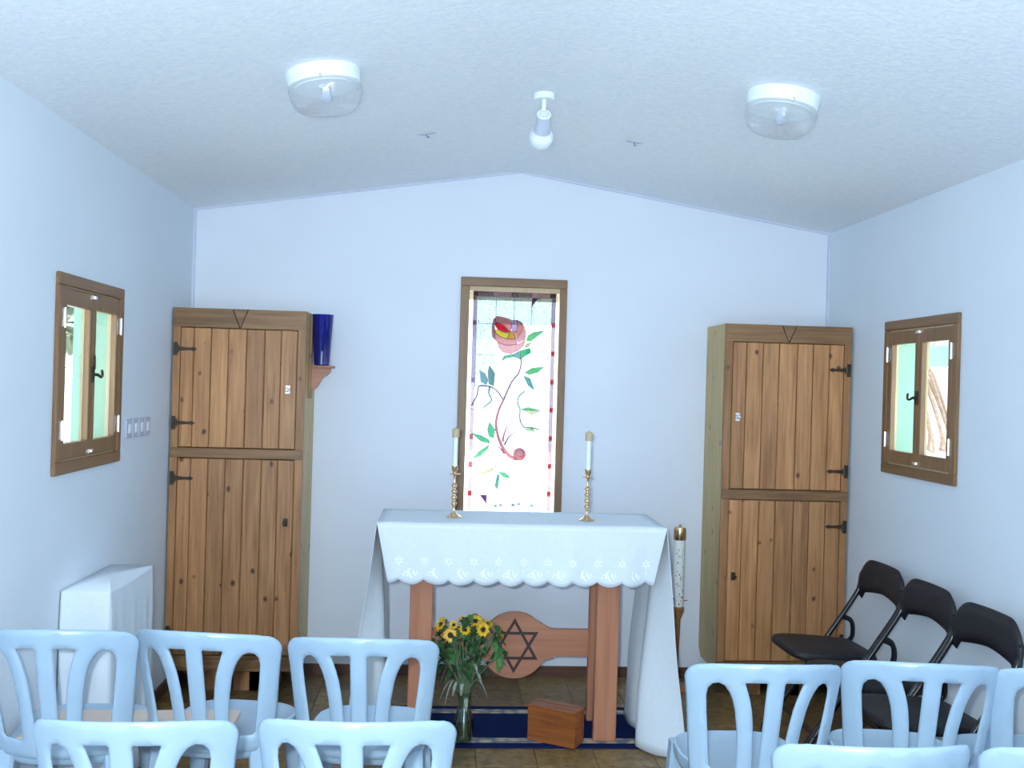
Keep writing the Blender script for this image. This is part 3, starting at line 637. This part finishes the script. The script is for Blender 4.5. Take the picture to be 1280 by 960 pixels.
# tall paschal candle on a stand
ps = tag(empty('candle_stand', (1.222, 5.08, 0)), 'slim brown wooden candle stand with a round foot, right of the altar', 'candle stand')
link('foot', lathe(B(), [(.075, 0), (.075, .012), (.06, .022), (.02, .03)], 24), 'altar', ps, smooth=True)
link('post', lathe(B(), [(.013, .03), (.011, .2), (.016, .36), (.03, .40), (.034, .42), (.026, .425)], 16), 'frame', ps, smooth=True)
pc = tag(empty('paschal_candle', (1.222, 5.08, .4255)), 'tall thick white candle with brass cap and brown decoration, right of the altar cloth', 'candle')
link('wax', lathe(B(), [(.024, 0), (.028, .02), (.0285, .345)], 28), 'wax', pc, smooth=True)
link('brass_cap', lathe(B(), [(.030, .345), (.0315, .348), (.0315, .395), (.028, .408), (.006, .414), (.006, .422), (.001, .424)], 28), 'brass', pc, smooth=True)
for z, s in ((.06, 1), (.13, .8), (.20, 1.3), (.27, 1.0)):
    bm = B()
    for q in range(7):
        an = -PI / 2 + random.uniform(-.7, .7); zz = z + random.uniform(-.03, .03) * s; r = .0287
        p0 = Vector((r * math.cos(an), r * math.sin(an), zz)); p1 = p0 + Vector((random.uniform(-.004, .004), 0, random.uniform(.004, .014))); tube(bm, [p0, p1], .0018, 5)
    link('decoration', bm, 'transfer', pc)
for zz, an in ((.03, 0.1), (.045, -2.4), (.02, -1.7), (.055, -1.3)):
    d = Vector((math.cos(an), math.sin(an), 0)); bm = tube(B(), [d * .027 + Vector((0, 0, zz)), d * .046 + Vector((0, 0, zz))], .0018, 6)
    lathe(bm, [(.001, -.004), (.0045, 0), (.001, .004)], 8, Matrix.Translation(d * .046 + Vector((0, 0, zz)))); link('wax_pin', bm, 'red', pc)
# ------------------------------------------------------------------ rug, box, vase, sunflowers
rg = tag(bx('runner_rug', 'rug', None, -.62, .62, -.265, .265, 0, .008, bev=.003), 'dark blue runner rug with beige patterned borders under the altar', 'rug'); rg.location = (.37, 4.49, 0)
ob = tag(empty('collection_box', (.512, 4.295, .0085), -math.radians(30.6)), 'orange brown wooden slotted box on the rug against the altar leg', 'box')
bm = B(); L_, Dp, Hh = .112, .052, .152
bx('body', 'boxwood', ob, -L_, L_, -Dp + .0, Dp, 0, Hh - .006, bev=.003)
bx('lid', 'boxwood', ob, -L_ - .002, L_ + .002, -Dp - .002, .012, Hh - .0059, Hh + .002, bev=.002); bx('lid', 'boxwood', ob, -L_ - .002, L_ + .002, .019, Dp + .002, Hh - .0059, Hh + .002, bev=.002)
bx('slot', 'inlay', ob, -L_ + .01, L_ - .01, .0121, .0189, Hh - .0059, Hh - .004)
bm = B()
for (sx, k) in ((-.036, 0), (-.006, 1), (.024, 2), (.054, 3)):
    if k in (0, 1): tube(bm, [(sx + .010 * math.cos(t * PI / 6), -Dp - .0004, .10 + .014 * math.sin(t * PI / 6)) for t in range(1, 12)], .0011, 5)
    if k in (0, 2): tube(bm, [(sx, -Dp - .0004, .085), (sx, -Dp - .0004, .115)], .0011, 5)
    if k in (2, 3): tube(bm, [(sx - .008, -Dp - .0004, .114), (sx + .009, -Dp - .0004, .114)], .0011, 5); tube(bm, [(sx, -Dp - .0004, .10), (sx + .008, -Dp - .0004, .10)], .0011, 5)
link('carved_lettering', bm, 'baseboard', ob)
vx, vy = .112, 4.285
va = tag(empty('glass_vase', (vx, vy, .0085)), 'green tinted glass vase holding sunflowers on the rug', 'vase')
vp = [(.030, 0), (.042, .004), (.045, .03), (.044, .085), (.038, .115), (.029, .14), (.026, .165), (.030, .20), (.036, .215), (.034, .215), (.028, .20), (.024, .165), (.027, .14), (.035, .115), (.041, .085), (.042, .03), (.038, .010), (.001, .009)]
link('glass_body', lathe(B(), vp, 28, cap=False), 'vase', va, smooth=True)
link('water', lathe(B(), [(.037, .0105), (.0412, .03), (.0402, .085), (.034, .112), (.0275, .132)], 24), 'water', va, smooth=True)
def leaf_bm(bm, p, d, L, w, droop=.3):
    p = Vector(p); d = Vector(d).normalized(); s = d.cross(Vector((0, 0, 1)));
    if s.length < .1: s = Vector((1, 0, 0))
    s.normalize(); n = 6; rows_ = []
    for i in range(n + 1):
        t = i / n; c = p + d * L * t + Vector((0, 0, -droop * L * t * t)); ww = w * math.sin(PI * (t * .92 + .04)) ** .8
        rows_.append([bm.verts.new(c - s * ww), bm.verts.new(c + Vector((0, 0, -ww * .35))), bm.verts.new(c + s * ww)])
    for a, b in zip(rows_, rows_[1:]):
        bm.faces.new((a[0], a[1], b[1], b[0])); bm.faces.new((a[1], a[2], b[2], b[1]))
def pt(px, py, Y=4.3):   # point on the plane Y from the calibrated camera
    a, b = px - 640, py - 480; u = a * math.cos(ROLL) + b * math.sin(ROLL); v = -a * math.sin(ROLL) + b * math.cos(ROLL)
    X = u / F_PX * math.cos(PSI) + math.sin(PSI); Yd = math.cos(PSI) - u / F_PX * math.sin(PSI); t = Y / Yd
    return Vector((X * t, Y, CAM_H - v / F_PX * t))
heads = [(551, 780, 4.27, .030, (-.75, -.35, .55), 'leftmost sunflower, turned up and away'), (563, 794, 4.22, .026, (-.15, -1, .1), 'open sunflower with dark centre facing forward'),
         (567, 781, 4.26, .019, (-.1, -.7, .7), 'small sunflower bud above the dark centred one'), (579, 773, 4.32, .021, (0, -.2, 1), 'sunflower seen edge on at the top of the bunch'),
         (581, 787, 4.22, .023, (.2, -.7, .75), 'small pale sunflower in the middle of the bunch'), (594, 776, 4.26, .030, (.0, -.5, .8), 'largest orange yellow sunflower at the top right'),
         (604, 787, 4.22, .027, (.45, -.9, .1), 'bright yellow sunflower drooping right of centre'), (610, 779, 4.28, .024, (.5, -.3, .7), 'sunflower tucked behind at the right of the bunch'),
         (627, 790, 4.27, .024, (1, -.25, .25), 'rightmost sunflower, seen from the side over the star')]
flowers = []
for i, (px, py, Y, r, d, lab) in enumerate(heads):
    r *= 1.25; ds = .38 if i == 1 else .25
    h = pt(px, py, Y); d = Vector(d).normalized(); base = Vector((vx + random.uniform(-.012, .012), vy + random.uniform(-.012, .012), .03)); neck = Vector((vx + (h.x - vx) * .1, vy + (h.y - vy) * .12, .23))
    s = tag(empty('sunflower', base), lab + ', in the glass vase', 'flower', 'sunflowers in the glass vase')
    o_ = base; flowers.append(s)
    link('stem', tube(B(), [q - o_ for q in smoothpath([base, Vector((vx + (h.x - vx) * .05, vy, .15)), neck, h - d * .035, h - d * .004], 5)], .0032, 6), 'stem', s, smooth=True)
    M_ = Matrix.Translation(h - o_) @ d.to_track_quat('Z', 'Y').to_matrix().to_4x4()
    link('disc', lathe(B(), [(.0005, .005), (r * ds * .74, .0045), (r * ds, .001), (r * ds * .8, -.004), (.0005, -.005)], 12, M_, cap=False), 'disc', s, smooth=True)
    bm = B()
    for k in range(18):
        a = k * 2 * PI / 18 + random.uniform(-.08, .08); e = Vector((math.cos(a), math.sin(a), 0)); q = Vector((-e.y, e.x, 0)); rr = r * random.uniform(.9, 1.08); lift = random.uniform(-.004, .006); w = r * .17
        vv = [bm.verts.new(M_ @ v) for v in (e * r * .3, e * r * .6 + q * w + Vector((0, 0, lift * .5)), e * rr + Vector((0, 0, lift)), e * r * .6 - q * w + Vector((0, 0, lift * .5)))]; bm.faces.new(vv)
    link('petals', bm, 'petal', s)
    bm = B()
    for k in range(7):
        a = k * 2 * PI / 7; e = M_.to_3x3() @ Vector((math.cos(a), math.sin(a), -.35)); leaf_bm(bm, h - o_ - d * .005, e, r * .95, r * .26, .1)
    link('sepals', bm, 'leaf', s)
    for k in range(5):
        a = random.uniform(0, 2 * PI); p = (h - o_) - d * .03 + Vector((0, 0, -.012 - .024 * k)) + (neck - h) * .1 * k * .5
        link('leaf', (lambda b: (leaf_bm(b, p, (math.cos(a), math.sin(a) - .3, .1), random.uniform(.045, .07), random.uniform(.013, .02), .8), b)[1])(B()), 'leaf2' if k == 2 else 'leaf', s, smooth='all')
# leafy filling stems between the blooms and dusty lower leaves around the neck
fill = [(545, 800), (549, 812), (556, 822), (560, 806), (571, 798), (574, 812), (583, 802), (590, 792), (592, 812), (598, 800), (601, 818), (568, 824), (586, 824), (545, 790), (572, 783), (587, 780), (618, 778), (624, 806), (617, 796), (625, 815), (610, 800), (597, 768), (586, 768)]
for i, (px, py) in enumerate(fill):
    Y = random.uniform(4.22, 4.34); h = pt(px, py, Y); base = Vector((vx + random.uniform(-.014, .014), vy + random.uniform(-.014, .014), .04))
    s = tag(empty('leafy_sprig', base), 'dark green leafy stem among the sunflowers in the glass vase', 'foliage', 'leafy stems in the glass vase')
    link('stem', tube(B(), [q - base for q in smoothpath([base, Vector((vx + (h.x - vx) * .08, vy + (h.y - vy) * .1, .22)), h], 5)], .0022, 5), 'stem', s)
    for k in range(4):
        p = (h - base) + Vector((random.uniform(-.01, .01), random.uniform(-.01, .01), -.012 * k)); a = random.uniform(0, 2 * PI)
        b = B(); leaf_bm(b, p, (math.cos(a), math.sin(a), .25), random.uniform(.035, .06), random.uniform(.011, .018), .9); link('leaf', b, 'leaf2' if i in (9, 18, 17, 19) or random.random() < .2 else 'leaf', s, smooth='all')
for i in range(20):
    a = i * 2 * PI / 20 + .1; z = random.uniform(.2, .36); rr = .03 + (z - .2) * .25
    base = Vector((vx + rr * math.cos(a), vy + rr * math.sin(a), z)); 
    s = flowers[i % 9]
    b = B(); leaf_bm(b, base - s.location, (math.cos(a), math.sin(a), random.uniform(.2, 1.4)), random.uniform(.05, .085), random.uniform(.005, .009), random.uniform(.9, 1.9)); wl = link('leaf', b, 'dry', s, smooth='all'); wl['label'] = 'withered grey green leaf'
# ------------------------------------------------------------------ draped cabinet by the left wall, switches
dc = tag(empty('draped_cabinet', (XL, 3.6, 0)), 'narrow cabinet fully covered by a white cloth against the left wall', 'cabinet')
bx('body', 'plaster', dc, .02, .15, .02, .48, 0, .765)
bm = B(); gx, gy = .172, .51
prof = []
def drape(u, v):     # u runs round the three visible sides, v down
    per = [(0.004, -.002), (gx, -.002), (gx, gy), (.004, gy)]
    seg = [gx, gy, gx]; tot = sum(seg); s = u * tot; i = 0
    while i < 2 and s > seg[i]: s -= seg[i]; i += 1
    t = s / seg[i]; a, b = Vector(per[i]), Vector(per[i + 1]); p = a.lerp(b, min(t, 1)); nrm = Vector(((0, -1), (1, 0), (0, 1))[i])
    corner = min(1, min(t, 1 - t) * seg[i] / .04) if i == 1 or (i == 0 and t > .5) or (i == 2 and t < .5) else 1
    fold = (.004 * math.sin(u * 40) + .0035 * math.sin(u * 73 + 2)) * v
    p = p + nrm * (fold * corner + .006 * v + (.006 if True else 0) * math.sin(min(1, v * 6) * PI / 2))
    p.x = max(p.x, .003)
    return (p.x, p.y, .775 - .76 * v + .003 * math.sin(u * 9))
g = [[bm.verts.new(drape(i / 90, (j / 20) ** 1.4)) for j in range(21)] for i in range(91)]
for i in range(90):
    for j in range(20): bm.faces.new((g[i][j], g[i + 1][j], g[i + 1][j + 1], g[i][j + 1]))
top = [bm.verts.new((gx * .5, gy * .5, .788))]
ring = [g[i][0] for i in range(91)]
for i in range(90): bm.faces.new((ring[i], ring[i + 1], top[0]))
bm.faces.new((ring[90], ring[0], top[0]))
cv = link('cloth_cover', bm, 'cloth', dc, smooth='all'); sl = cv.modifiers.new('t', 'SOLIDIFY'); sl.thickness = .002
sw = tag(empty('switch_panel', (XL, 4.25, 1.275)), 'row of four pale wall switches on the left wall beyond the window', 'switch')
for k in range(4):
    p = bx('switch_plate', 'switch', sw, 0, .009, k * .0855, k * .0855 + .081, 0, .081, bev=.003)
    bx('rocker', 'plaster', p, .009, .0125, k * .0855 + .024, k * .0855 + .057, .020, .061, bev=.002)
# ------------------------------------------------------------------ ceiling fittings
def on_ceiling(x):
    s = (ZRIDGE - ZW) / (XM - XL)
    return (ZRIDGE - s * abs(x - XM), math.atan(s) * (1 if x > XM else -1))
def lamp(x, y, lab):
    z, an = on_ceiling(x); r = tag(empty('ceiling_lamp', (x, y, z)), lab, 'lamp'); r.rotation_euler = (0, an, 0)
    link('base_ring', lathe(B(), [(.122, .0), (.124, -.012), (.118, -.045), (.112, -.048)], 40), 'plaster', r, smooth=True)
    link('glass_bowl', lathe(B(), [(.119, -.046), (.121, -.06), (.117, -.085), (.108, -.108), (.092, -.122), (.05, -.130), (.001, -.132)], 40, cap=False), 'lampglass', r, smooth=True)
    link('reflector', lathe(B(), [(.10, -.049), (.10, -.052), (.001, -.053)], 30), 'plaster', r)
    link('bulb', lathe(B(), [(.014, -.0535), (.014, -.07), (.020, -.08), (.021, -.088), (.014, -.098), (.001, -.102)], 18), 'switch', r, smooth=True)
    for a in (-PI / 2, PI / 6, 5 * PI / 6):
        link('clip', lathe(B(), [(.004, -.006), (.005, 0), (.004, .006)], 8, Matrix.Translation((.119 * math.cos(a), .119 * math.sin(a), -.044))), 'chrome', r)
lamp(-.437, 3.315, 'round glass ceiling lamp on the left slope of the ceiling'); lamp(1.122, 3.345, 'round glass ceiling lamp on the right slope of the ceiling')
z, an = on_ceiling(.338); z -= .006
sp = tag(empty('spotlight', (.342, 3.83, z)), 'white swivel spotlight hanging from the ceiling ridge', 'spotlight')
link('ceiling_rose', lathe(B(), [(.040, .004), (.041, -.018), (.036, -.024)], 28), 'plaster', sp, smooth=True)
link('arm', lathe(B(), [(.009, -.024), (.009, -.10)], 14), 'plaster', sp, smooth=True)
dirv = Vector((0, .80, -.60)).normalized(); Q = Matrix.Translation((0, -.01, -.088)) @ dirv.to_track_quat('Z', 'Y').to_matrix().to_4x4()
link('housing', lathe(B(), [(.024, -.004), (.027, 0), (.028, .060), (.034, .073)], 28, Q), 'switch', sp, smooth=True)
link('housing_cap', lathe(B(), [(.0265, -.0105), (.0285, -.008), (.0285, -.0041)], 28, Q), 'plaster', sp, smooth=True)
link('bulb', lathe(B(), [(.034, .0735), (.046, .088), (.0475, .113), (.040, .135), (.022, .148), (.001, .151)], 28, Q, cap=False), 'plaster', sp, smooth=True)
bm = B()
for k in range(9):
    a = k * 2 * PI / 9; lathe(bm, [(.0018, -.0115), (.0018, -.0106)], 6, Q @ Matrix.Translation((.017 * math.cos(a), .017 * math.sin(a), 0)))
link('vent_holes', bm, 'dirt', sp)
for x, y, lab in ((-.119, 4.265, 'small tarnished ceiling hook left of the spotlight'), (.779, 4.275, 'small tarnished ceiling hook right of the spotlight')):
    z, an = on_ceiling(x); h = tag(empty('ceiling_hook', (x, y, z)), lab, 'hook'); h.rotation_euler = (0, an, 0)
    link('plate', lathe(B(), [(.040, 0), (.036, -.003), (.02, -.004)], 12, Matrix.Scale(.45, 4, (0, 1, 0))), 'switch', h)
    link('hook', tube(B(), smoothpath([(0, 0, -.003), (0, 0, -.012), (.006, 0, -.018), (.010, 0, -.012)], 4), .0022, 6), 'dirt', h)
# ------------------------------------------------------------------ white plastic chairs
def inpoly(x, z, P_):
    c = False; n = len(P_); j = n - 1
    for i in range(n):
        if (P_[i][1] > z) != (P_[j][1] > z) and x < (P_[j][0] - P_[i][0]) * (z - P_[i][1]) / (P_[j][1] - P_[i][1]) + P_[i][0]: c = not c
        j = i
    return c
def resample(P_, step, closed=True):
    out = []; n = len(P_)
    for i in range(n):
        a, b = Vector(P_[i]), Vector(P_[(i + 1) % n]); k = max(1, round((b - a).length / step))
        for t in range(k): out.append(tuple(a.lerp(b, t / k)))
    return out
def back_shape():
    hw = lambda z: .226 - .034 * (min(0, z + .05) / -.33)
    half = [(0, 0)] + [(x, -.024 * (x / .2) ** 2) for x in (.05, .1, .14, .17)]
    cc = Vector((.180, -.068)); half += [(cc.x + .046 * math.cos(math.radians(t)), cc.y + .046 * math.sin(math.radians(t))) for t in (85, 68, 50, 32, 15, 0)]
    half += [(hw(z), z) for z in (-.12, -.2, -.28, -.345)] + [(.165, -.385)]
    out = half + [(-x, z) for x, z in half[::-1] if x > 0]
    holes = []
    for s in (1, -1):
        arch = [(.080, -.325), (.083, -.27), (.089, -.2), (.099, -.14), (.108, -.11), (.118, -.088), (.132, -.070), (.148, -.064), (.164, -.070), (.175, -.086), (.1775, -.11), (.173, -.16), (.166, -.22), (.159, -.28), (.154, -.325), (.145, -.335), (.09, -.335)]
        tri = [(.022, -.056), (.028, -.051), (.080, -.055), (.085, -.060), (.079, -.078), (.070, -.105), (.062, -.135), (.055, -.18), (.050, -.23), (.046, -.29), (.044, -.33), (.04, -.335), (.024, -.335), (.021, -.33)]
        holes += [[(s * x, z) for x, z in arch], [(s * x, z) for x, z in tri]]
    return out, holes
def chair_back():
    outer, holes = back_shape(); loops = [resample(p, .012) for p in [outer] + holes]
    V, E_ = [], []
    for lp in loops:
        b = len(V); V += [Vector(p) for p in lp]; E_ += [(b + i, b + (i + 1) % len(lp)) for i in range(len(lp))]
    nb = len(V)
    for i in range(-15, 16):
        for j in range(0, 27):
            x, z = i * .0145, -j * .0145 - .006
            if inpoly(x, z, loops[0]) and not any(inpoly(x, z, h) for h in loops[1:]) and min((x - p.x) ** 2 + (z - p.y) ** 2 for p in V[:nb]) > .006 ** 2: V.append(Vector((x, z)))
    vo, eo, fo, _, _, _ = geometry.delaunay_2d_cdt(V, E_, [], 0, 1e-6)
    tris = []
    for f in fo:
        cx_ = sum(vo[i].x for i in f) / 3; cz_ = sum(vo[i].y for i in f) / 3
        if inpoly(cx_, cz_, loops[0]) and not any(inpoly(cx_, cz_, h) for h in loops[1:]): tris.append(list(f))
    cnt = {}
    for f in tris:
        for a, b in ((f[0], f[1]), (f[1], f[2]), (f[2], f[0])): cnt[(a, b)] = 1
    bd = [e for e in cnt if (e[1], e[0]) not in cnt]; bset = {i for e in bd for i in e}
    def W3(x, z, off):
        y = .11 * (x / .226) ** 2 + .10 * (-z / .385); return Vector((x, y + off, .80 + z))
    th = .0085; nrm = {}
    for a, b in bd:
        d = (vo[b] - vo[a]); p = Vector((d.y, -d.x))
        for i in (a, b): nrm[i] = nrm.get(i, Vector((0, 0))) + p
    bm = B(); fr, bk, mid = {}, {}, {}
    for i in {i for f in tris for i in f}:
        rim = i in bset; x, z = vo[i]
        fr[i] = bm.verts.new(W3(x, z, -th if not rim else -th * .78)); bk[i] = bm.verts.new(W3(x, z, th if not rim else th * .78))
        if rim: q = nrm[i].normalized() * .0035; mid[i] = bm.verts.new(W3(x + q.x, z + q.y, 0))
    for f in tris: bm.faces.new([fr[i] for i in f]); bm.faces.new([bk[i] for i in f[::-1]])
    for a, b in bd: bm.faces.new((fr[a], mid[a], mid[b], fr[b])); bm.faces.new((mid[a], bk[a], bk[b], mid[b]))
    return bm
def make_chair():
    r = empty('plastic_chair')
    link('backrest', chair_back(), 'chair', r, smooth='all')
    bm = B(); n = 40; rings = []
    def sup(k, s, z, e=3.6):
        a = 2 * PI * k / n; ca, sa = math.cos(a), math.sin(a)
        w = .19 if sa > 0 else .175
        return Vector((w * s * math.copysign(abs(ca) ** (2 / e), ca), .325 + .205 * s * math.copysign(abs(sa) ** (2 / e), sa), z))
    for s, z in ((.93, .385), (.985, .40), (1, .425), (.99, .436), (.96, .440), (.86, .435), (.6, .428), (.3, .426), (.02, .426)): rings.append([bm.verts.new(sup(k, s, z)) for k in range(n)])
    for a, b in zip(rings, rings[1:]):
        for k in range(n): bm.faces.new((a[k], a[(k + 1) % n], b[(k + 1) % n], b[k]))
    bm.faces.new(rings[-1]); 
    inner = [bm.verts.new(v.co + Vector((0, 0, .03)) - (v.co - Vector((0, .315, v.co.z))) * .05) for v in rings[0]]
    for k in range(n): bm.faces.new((rings[0][k], inner[k], inner[(k + 1) % n], rings[0][(k + 1) % n]))
    bm.faces.new(inner)
    link('seat', bm, 'chair', r, smooth=True)
    for sx in (-1, 1):
        for fr_ in (0, 1):
            tp = Vector((sx * .155, .47 if fr_ else .175, .425)); bt = Vector((sx * .185, .52 if fr_ else .10, 0)); bm = B(); prev = None
            for t in (0, .3, .65, 1):
                p = tp.lerp(bt, t); w = .030 - .010 * t
                cs = [bm.verts.new(p + Vector((a * w, b * w, 0))) for a, b in ((-.7, -1), (.7, -1), (1, -.7), (1, .7), (.7, 1), (-.7, 1), (-1, .7), (-1, -.7))]
                if prev:
                    for k in range(8): bm.faces.new((prev[k], prev[(k + 1) % 8], cs[(k + 1) % 8], cs[k]))
                else: bm.faces.new(cs)
                prev = cs
            bm.faces.new(prev[::-1]); link('leg', bm, 'chair', r, smooth=True)
    return r
chairs = [(-1.108, 2.86, .0, 'white plastic chair in the far row next to the left wall'),
          (-.72, 2.95, -.16, 'white plastic chair in the far row in front of the left cupboard'),
          (-.235, 2.90, -.05, 'white plastic chair in the far row in front of the left altar leg'),
          (-.68, 2.18, .0, 'white plastic chair in the near row, leftmost of that row'),
          (-.186, 2.19, -.02, 'white plastic chair in the near row, nearest to the sunflower vase'),
          (.929, 2.674, 0, 'white plastic chair in the far row in front of the right cupboard'),
          (1.385, 2.70, -.14, 'white plastic chair in the far row in front of the black folding chairs'),
          (.975, 2.053, 0, 'white plastic chair in the near row at the right, only its top rail showing'),
          (1.445, 2.04, -.0, 'white plastic chair cut off by the bottom right corner of the picture'),
          (1.822, 2.66, .0, 'white plastic chair in the far row, cut off by the right picture edge')]
c0 = make_chair(); c0.location = (chairs[1][0], chairs[1][1], 0); c0.rotation_euler = (0, 0, chairs[1][2]); tag(c0, chairs[1][3], 'chair', 'white plastic chairs')
for x, y, rz, lab in chairs[:1] + chairs[2:]:
    c = dup(c0, (x, y, 0), rz, lab)
    if x == -1.108: c.scale = (1, 1, 1.03)
bd_ = tag(link('pinkish_board', box(B(), -.30, .30, -.125, .125, 0, .022, bev=.003), 'board'), 'flat pinkish beige board lying across two white chair seats at the left', 'board')
bd_.location = (-.93, 3.125, .4545); bd_.rotation_euler = (0, 0, .02)
# ------------------------------------------------------------------ black folding chairs (face local +Y)
def folding_chair():
    r = empty('folding_chair')
    w = .195
    for s in (-1, 1):
        pth = smoothpath([(s * w, .012, .725), (s * w, .02, .67), (s * w, .055, .60), (s * w, .235, .34), (s * w, .46, .012)], 5)
        link('side_tube', tube(B(), pth, .0115, 10), 'tube', r, smooth=True)
        link('rear_leg', tube(B(), smoothpath([(s * (w - .02), .34, .415), (s * (w - .02), .20, .30), (s * (w - .02), .0, .012)], 5), .011, 10), 'tube', r, smooth=True)
        bm = B(); tube(bm, smoothpath([(s * (w + .004), .105, .525), (s * (w + .004), .055, .50), (s * (w + .004), .05, .43), (s * (w + .004), .085, .40)], 5), .008, 8, flat=1.4)
        link('bracket', bm, 'tube', r, smooth=True)
        for y_ in (.46, 0.0):
            xx = s * w if y_ else s * (w - .02)
            o = link('foot_cap', lathe(B(), [(.015, 0), (.015, .03), (.012, .034)], 12, Matrix.Translation((xx, y_ + (-.004 if y_ else .006), 0))), 'vinyl', r)
    link('crossbar', tube(B(), [(-w, .385, .12), (w, .385, .12)], .008, 8), 'tube', r); link('crossbar', tube(B(), [(-w + .02, .06, .10), (w - .02, .06, .10)], .008, 8), 'tube', r)
    # padded seat
    bm = B(); n = 36; rings = []
    for sc, z in ((.90, .405), (.98, .412), (1, .425), (.97, .440), (.88, .448), (.5, .453), (.02, .454)):
        rg_ = []
        for k in range(n):
            a = 2 * PI * k / n; ca, sa = math.cos(a), math.sin(a); x = .178 * sc * math.copysign(abs(ca) ** .34, ca); y = .27 + .195 * sc * math.copysign(abs(sa) ** .34, sa)
            x *= 1 - .10 * max(0, -(y - .27) / .2); rg_.append(bm.verts.new((x, y, z + .012 * (y - .27) / .2)))
        rings.append(rg_)
    for a, b in zip(rings, rings[1:]):
        for k in range(n): bm.faces.new((a[k], a[(k + 1) % n], b[(k + 1) % n], b[k]))
    bm.faces.new(rings[0][::-1]); bm.faces.new(rings[-1]); link('seat', bm, 'vinyl', r, smooth=True)
    # padded back wrapping the tubes, arched lower edge
    bm = B(); N = 24; fr_, bk_ = [], []
    for i in range(N + 1):
        u = -1 + 2 * i / N; x = u * .212; ztop = .800 - .085 * max(0, abs(u) - .5) ** 2.6 / .165 - .006 * u * u; zbot = .665 - .035 * abs(u) ** 1.5 if abs(u) < .83 else .612 + (abs(u) - .83) * .1
        col = []
        for j in range(7):
            t = j / 6; z_ = zbot + (ztop - zbot) * t; th = .016 * math.sqrt(max(.02, 1 - (2 * t - 1) ** 6)) * math.sqrt(max(.05, 1 - abs(u) ** 10)); yy = .012 + .03 * (1 - abs(u) ** 2) * -.5 + (.8 - z_) * .06
            col.append((x, yy, z_, th))
        fr_.append([bm.verts.new((a, b + t_, c)) for a, b, c, t_ in col]); bk_.append([bm.verts.new((a, b - t_, c)) for a, b, c, t_ in col])
    for i in range(N):
        for j in range(6): bm.faces.new((fr_[i][j], fr_[i + 1][j], fr_[i + 1][j + 1], fr_[i][j + 1])); bm.faces.new((bk_[i][j], bk_[i][j + 1], bk_[i + 1][j + 1], bk_[i + 1][j]))
        for j in (0, 6): bm.faces.new((fr_[i][j], bk_[i][j], bk_[i + 1][j], fr_[i + 1][j]))
    for i in (0, N):
        for j in range(6): bm.faces.new((fr_[i][j], fr_[i][j + 1], bk_[i][j + 1], bk_[i][j]))
    link('backrest', bm, 'vinyl', r, smooth='all'); return r
f0 = folding_chair(); f0.location = (1.955, 4.29, 0); f0.rotation_euler = (0, 0, PI / 2 + .03)
tag(f0, 'black padded folding chair against the right wall, nearest the right cupboard', 'chair', 'black folding chairs along the right wall')
dup(f0, (1.955, 3.86, 0), PI / 2 + .03, 'black padded folding chair in the middle of the three along the right wall')
dup(f0, (1.95, 3.42, 0), PI / 2 + .05, 'black padded folding chair along the right wall, closest to the camera')
# ------------------------------------------------------------------ outside
struct(bx('ground', 'ground', None, -16, 16, -14, 24, -.12, -.07))
e = tag(empty('veranda_beam', (0, 0, 0)), 'pale green veranda beam outside the left window', 'beam'); bx('beam', 'green_paint', e, -3.3, -3.2, 2.0, 14, 1.70, 1.86); bx('post', 'green_paint', e, -3.3, -3.2, 13.9, 14, -.07, 1.70)
nb = tag(empty('neighbouring_house', (0, 0, 0)), 'pale house with green fascia and pink roof tiles outside the right window', 'building')
bx('wall', 'out_wall', nb, 5.2, 8, 5, 15, -.07, 1.85); bx('fascia', 'fascia', nb, 4.9, 5.0, 4.8, 15.2, 1.85, 2.05)
bm = prism(B(), [(4.9, 2.05), (8.2, 3.3), (8.2, 3.36), (4.9, 2.11)], 4.8, 15.2); link('roof', bm, 'rooftile', nb)
first = None
for i in range(24):
    for j in range(6):
        if first is None: o = first = link('roof_tile', tube(B(), [(0, 0, 0), (.5, 0, .19)], [.1, .12], 8, flat=.5), 'rooftile', nb)
        else: o = first.copy(); C.objects.link(o)
        o.location = (4.9 + j * .5, 5.0 + i * .42, 2.14 + j * .19)
pm = tag(empty('dry_palm', (3.6, 8.1, 0)), 'bent dry palm fronds outside the right window', 'plant')
bm = B()
for k in range(22):
    a = -.6 + k * .12; tube(bm, smoothpath([(0, 0, 1.75), (.25 * math.sin(a * 2), -.2, 1.85 + .05 * math.cos(k)), (.6 * math.sin(a * 2), -.1 * k * .1, 1.45 - .02 * k), (.65 * math.sin(a * 2), 0, 1.1)], 3), .014, 4)
link('fronds', bm, 'thatch', pm); link('trunk', tube(B(), [(0, 0, -.07), (0.05, 0, 1.75)], .09, 8), 'thatch', pm)
def tree(x, y, h, r, lab, n):
    t = tag(empty('leafy_tree', (x, y, -.07)), lab, 'tree'); link('trunk', tube(B(), [(0, 0, 0), (.1, 0, h * .6), (.7, .1, h)], [.14, .1, .03], 8), 'thatch', t); bm = B()
    for k in range(n):
        d = Vector((random.gauss(0, 1), random.gauss(0, 1), random.gauss(0, 1))).normalized() * r * random.uniform(.3, 1); leaf_bm(bm, d + Vector((.95, 0, h)), (random.uniform(-1, 1), random.uniform(-1, 1), random.uniform(-.6, .6)), .2, .06, .4)
    c = link('crown', bm, 'out_leaf', t); c['kind'] = 'stuff'
tree(-3.95, 8.0, 2.5, .9, 'leafy tree outside the left window', 620)
bx('eave_board', 'sill', ceil_o, -1.3, 2.0, 5.62, 5.65, 2.02, 2.4); bx('soffit', 'sill', ceil_o, -1.3, 2.0, YB + TH, 5.62, 2.38, 2.4)
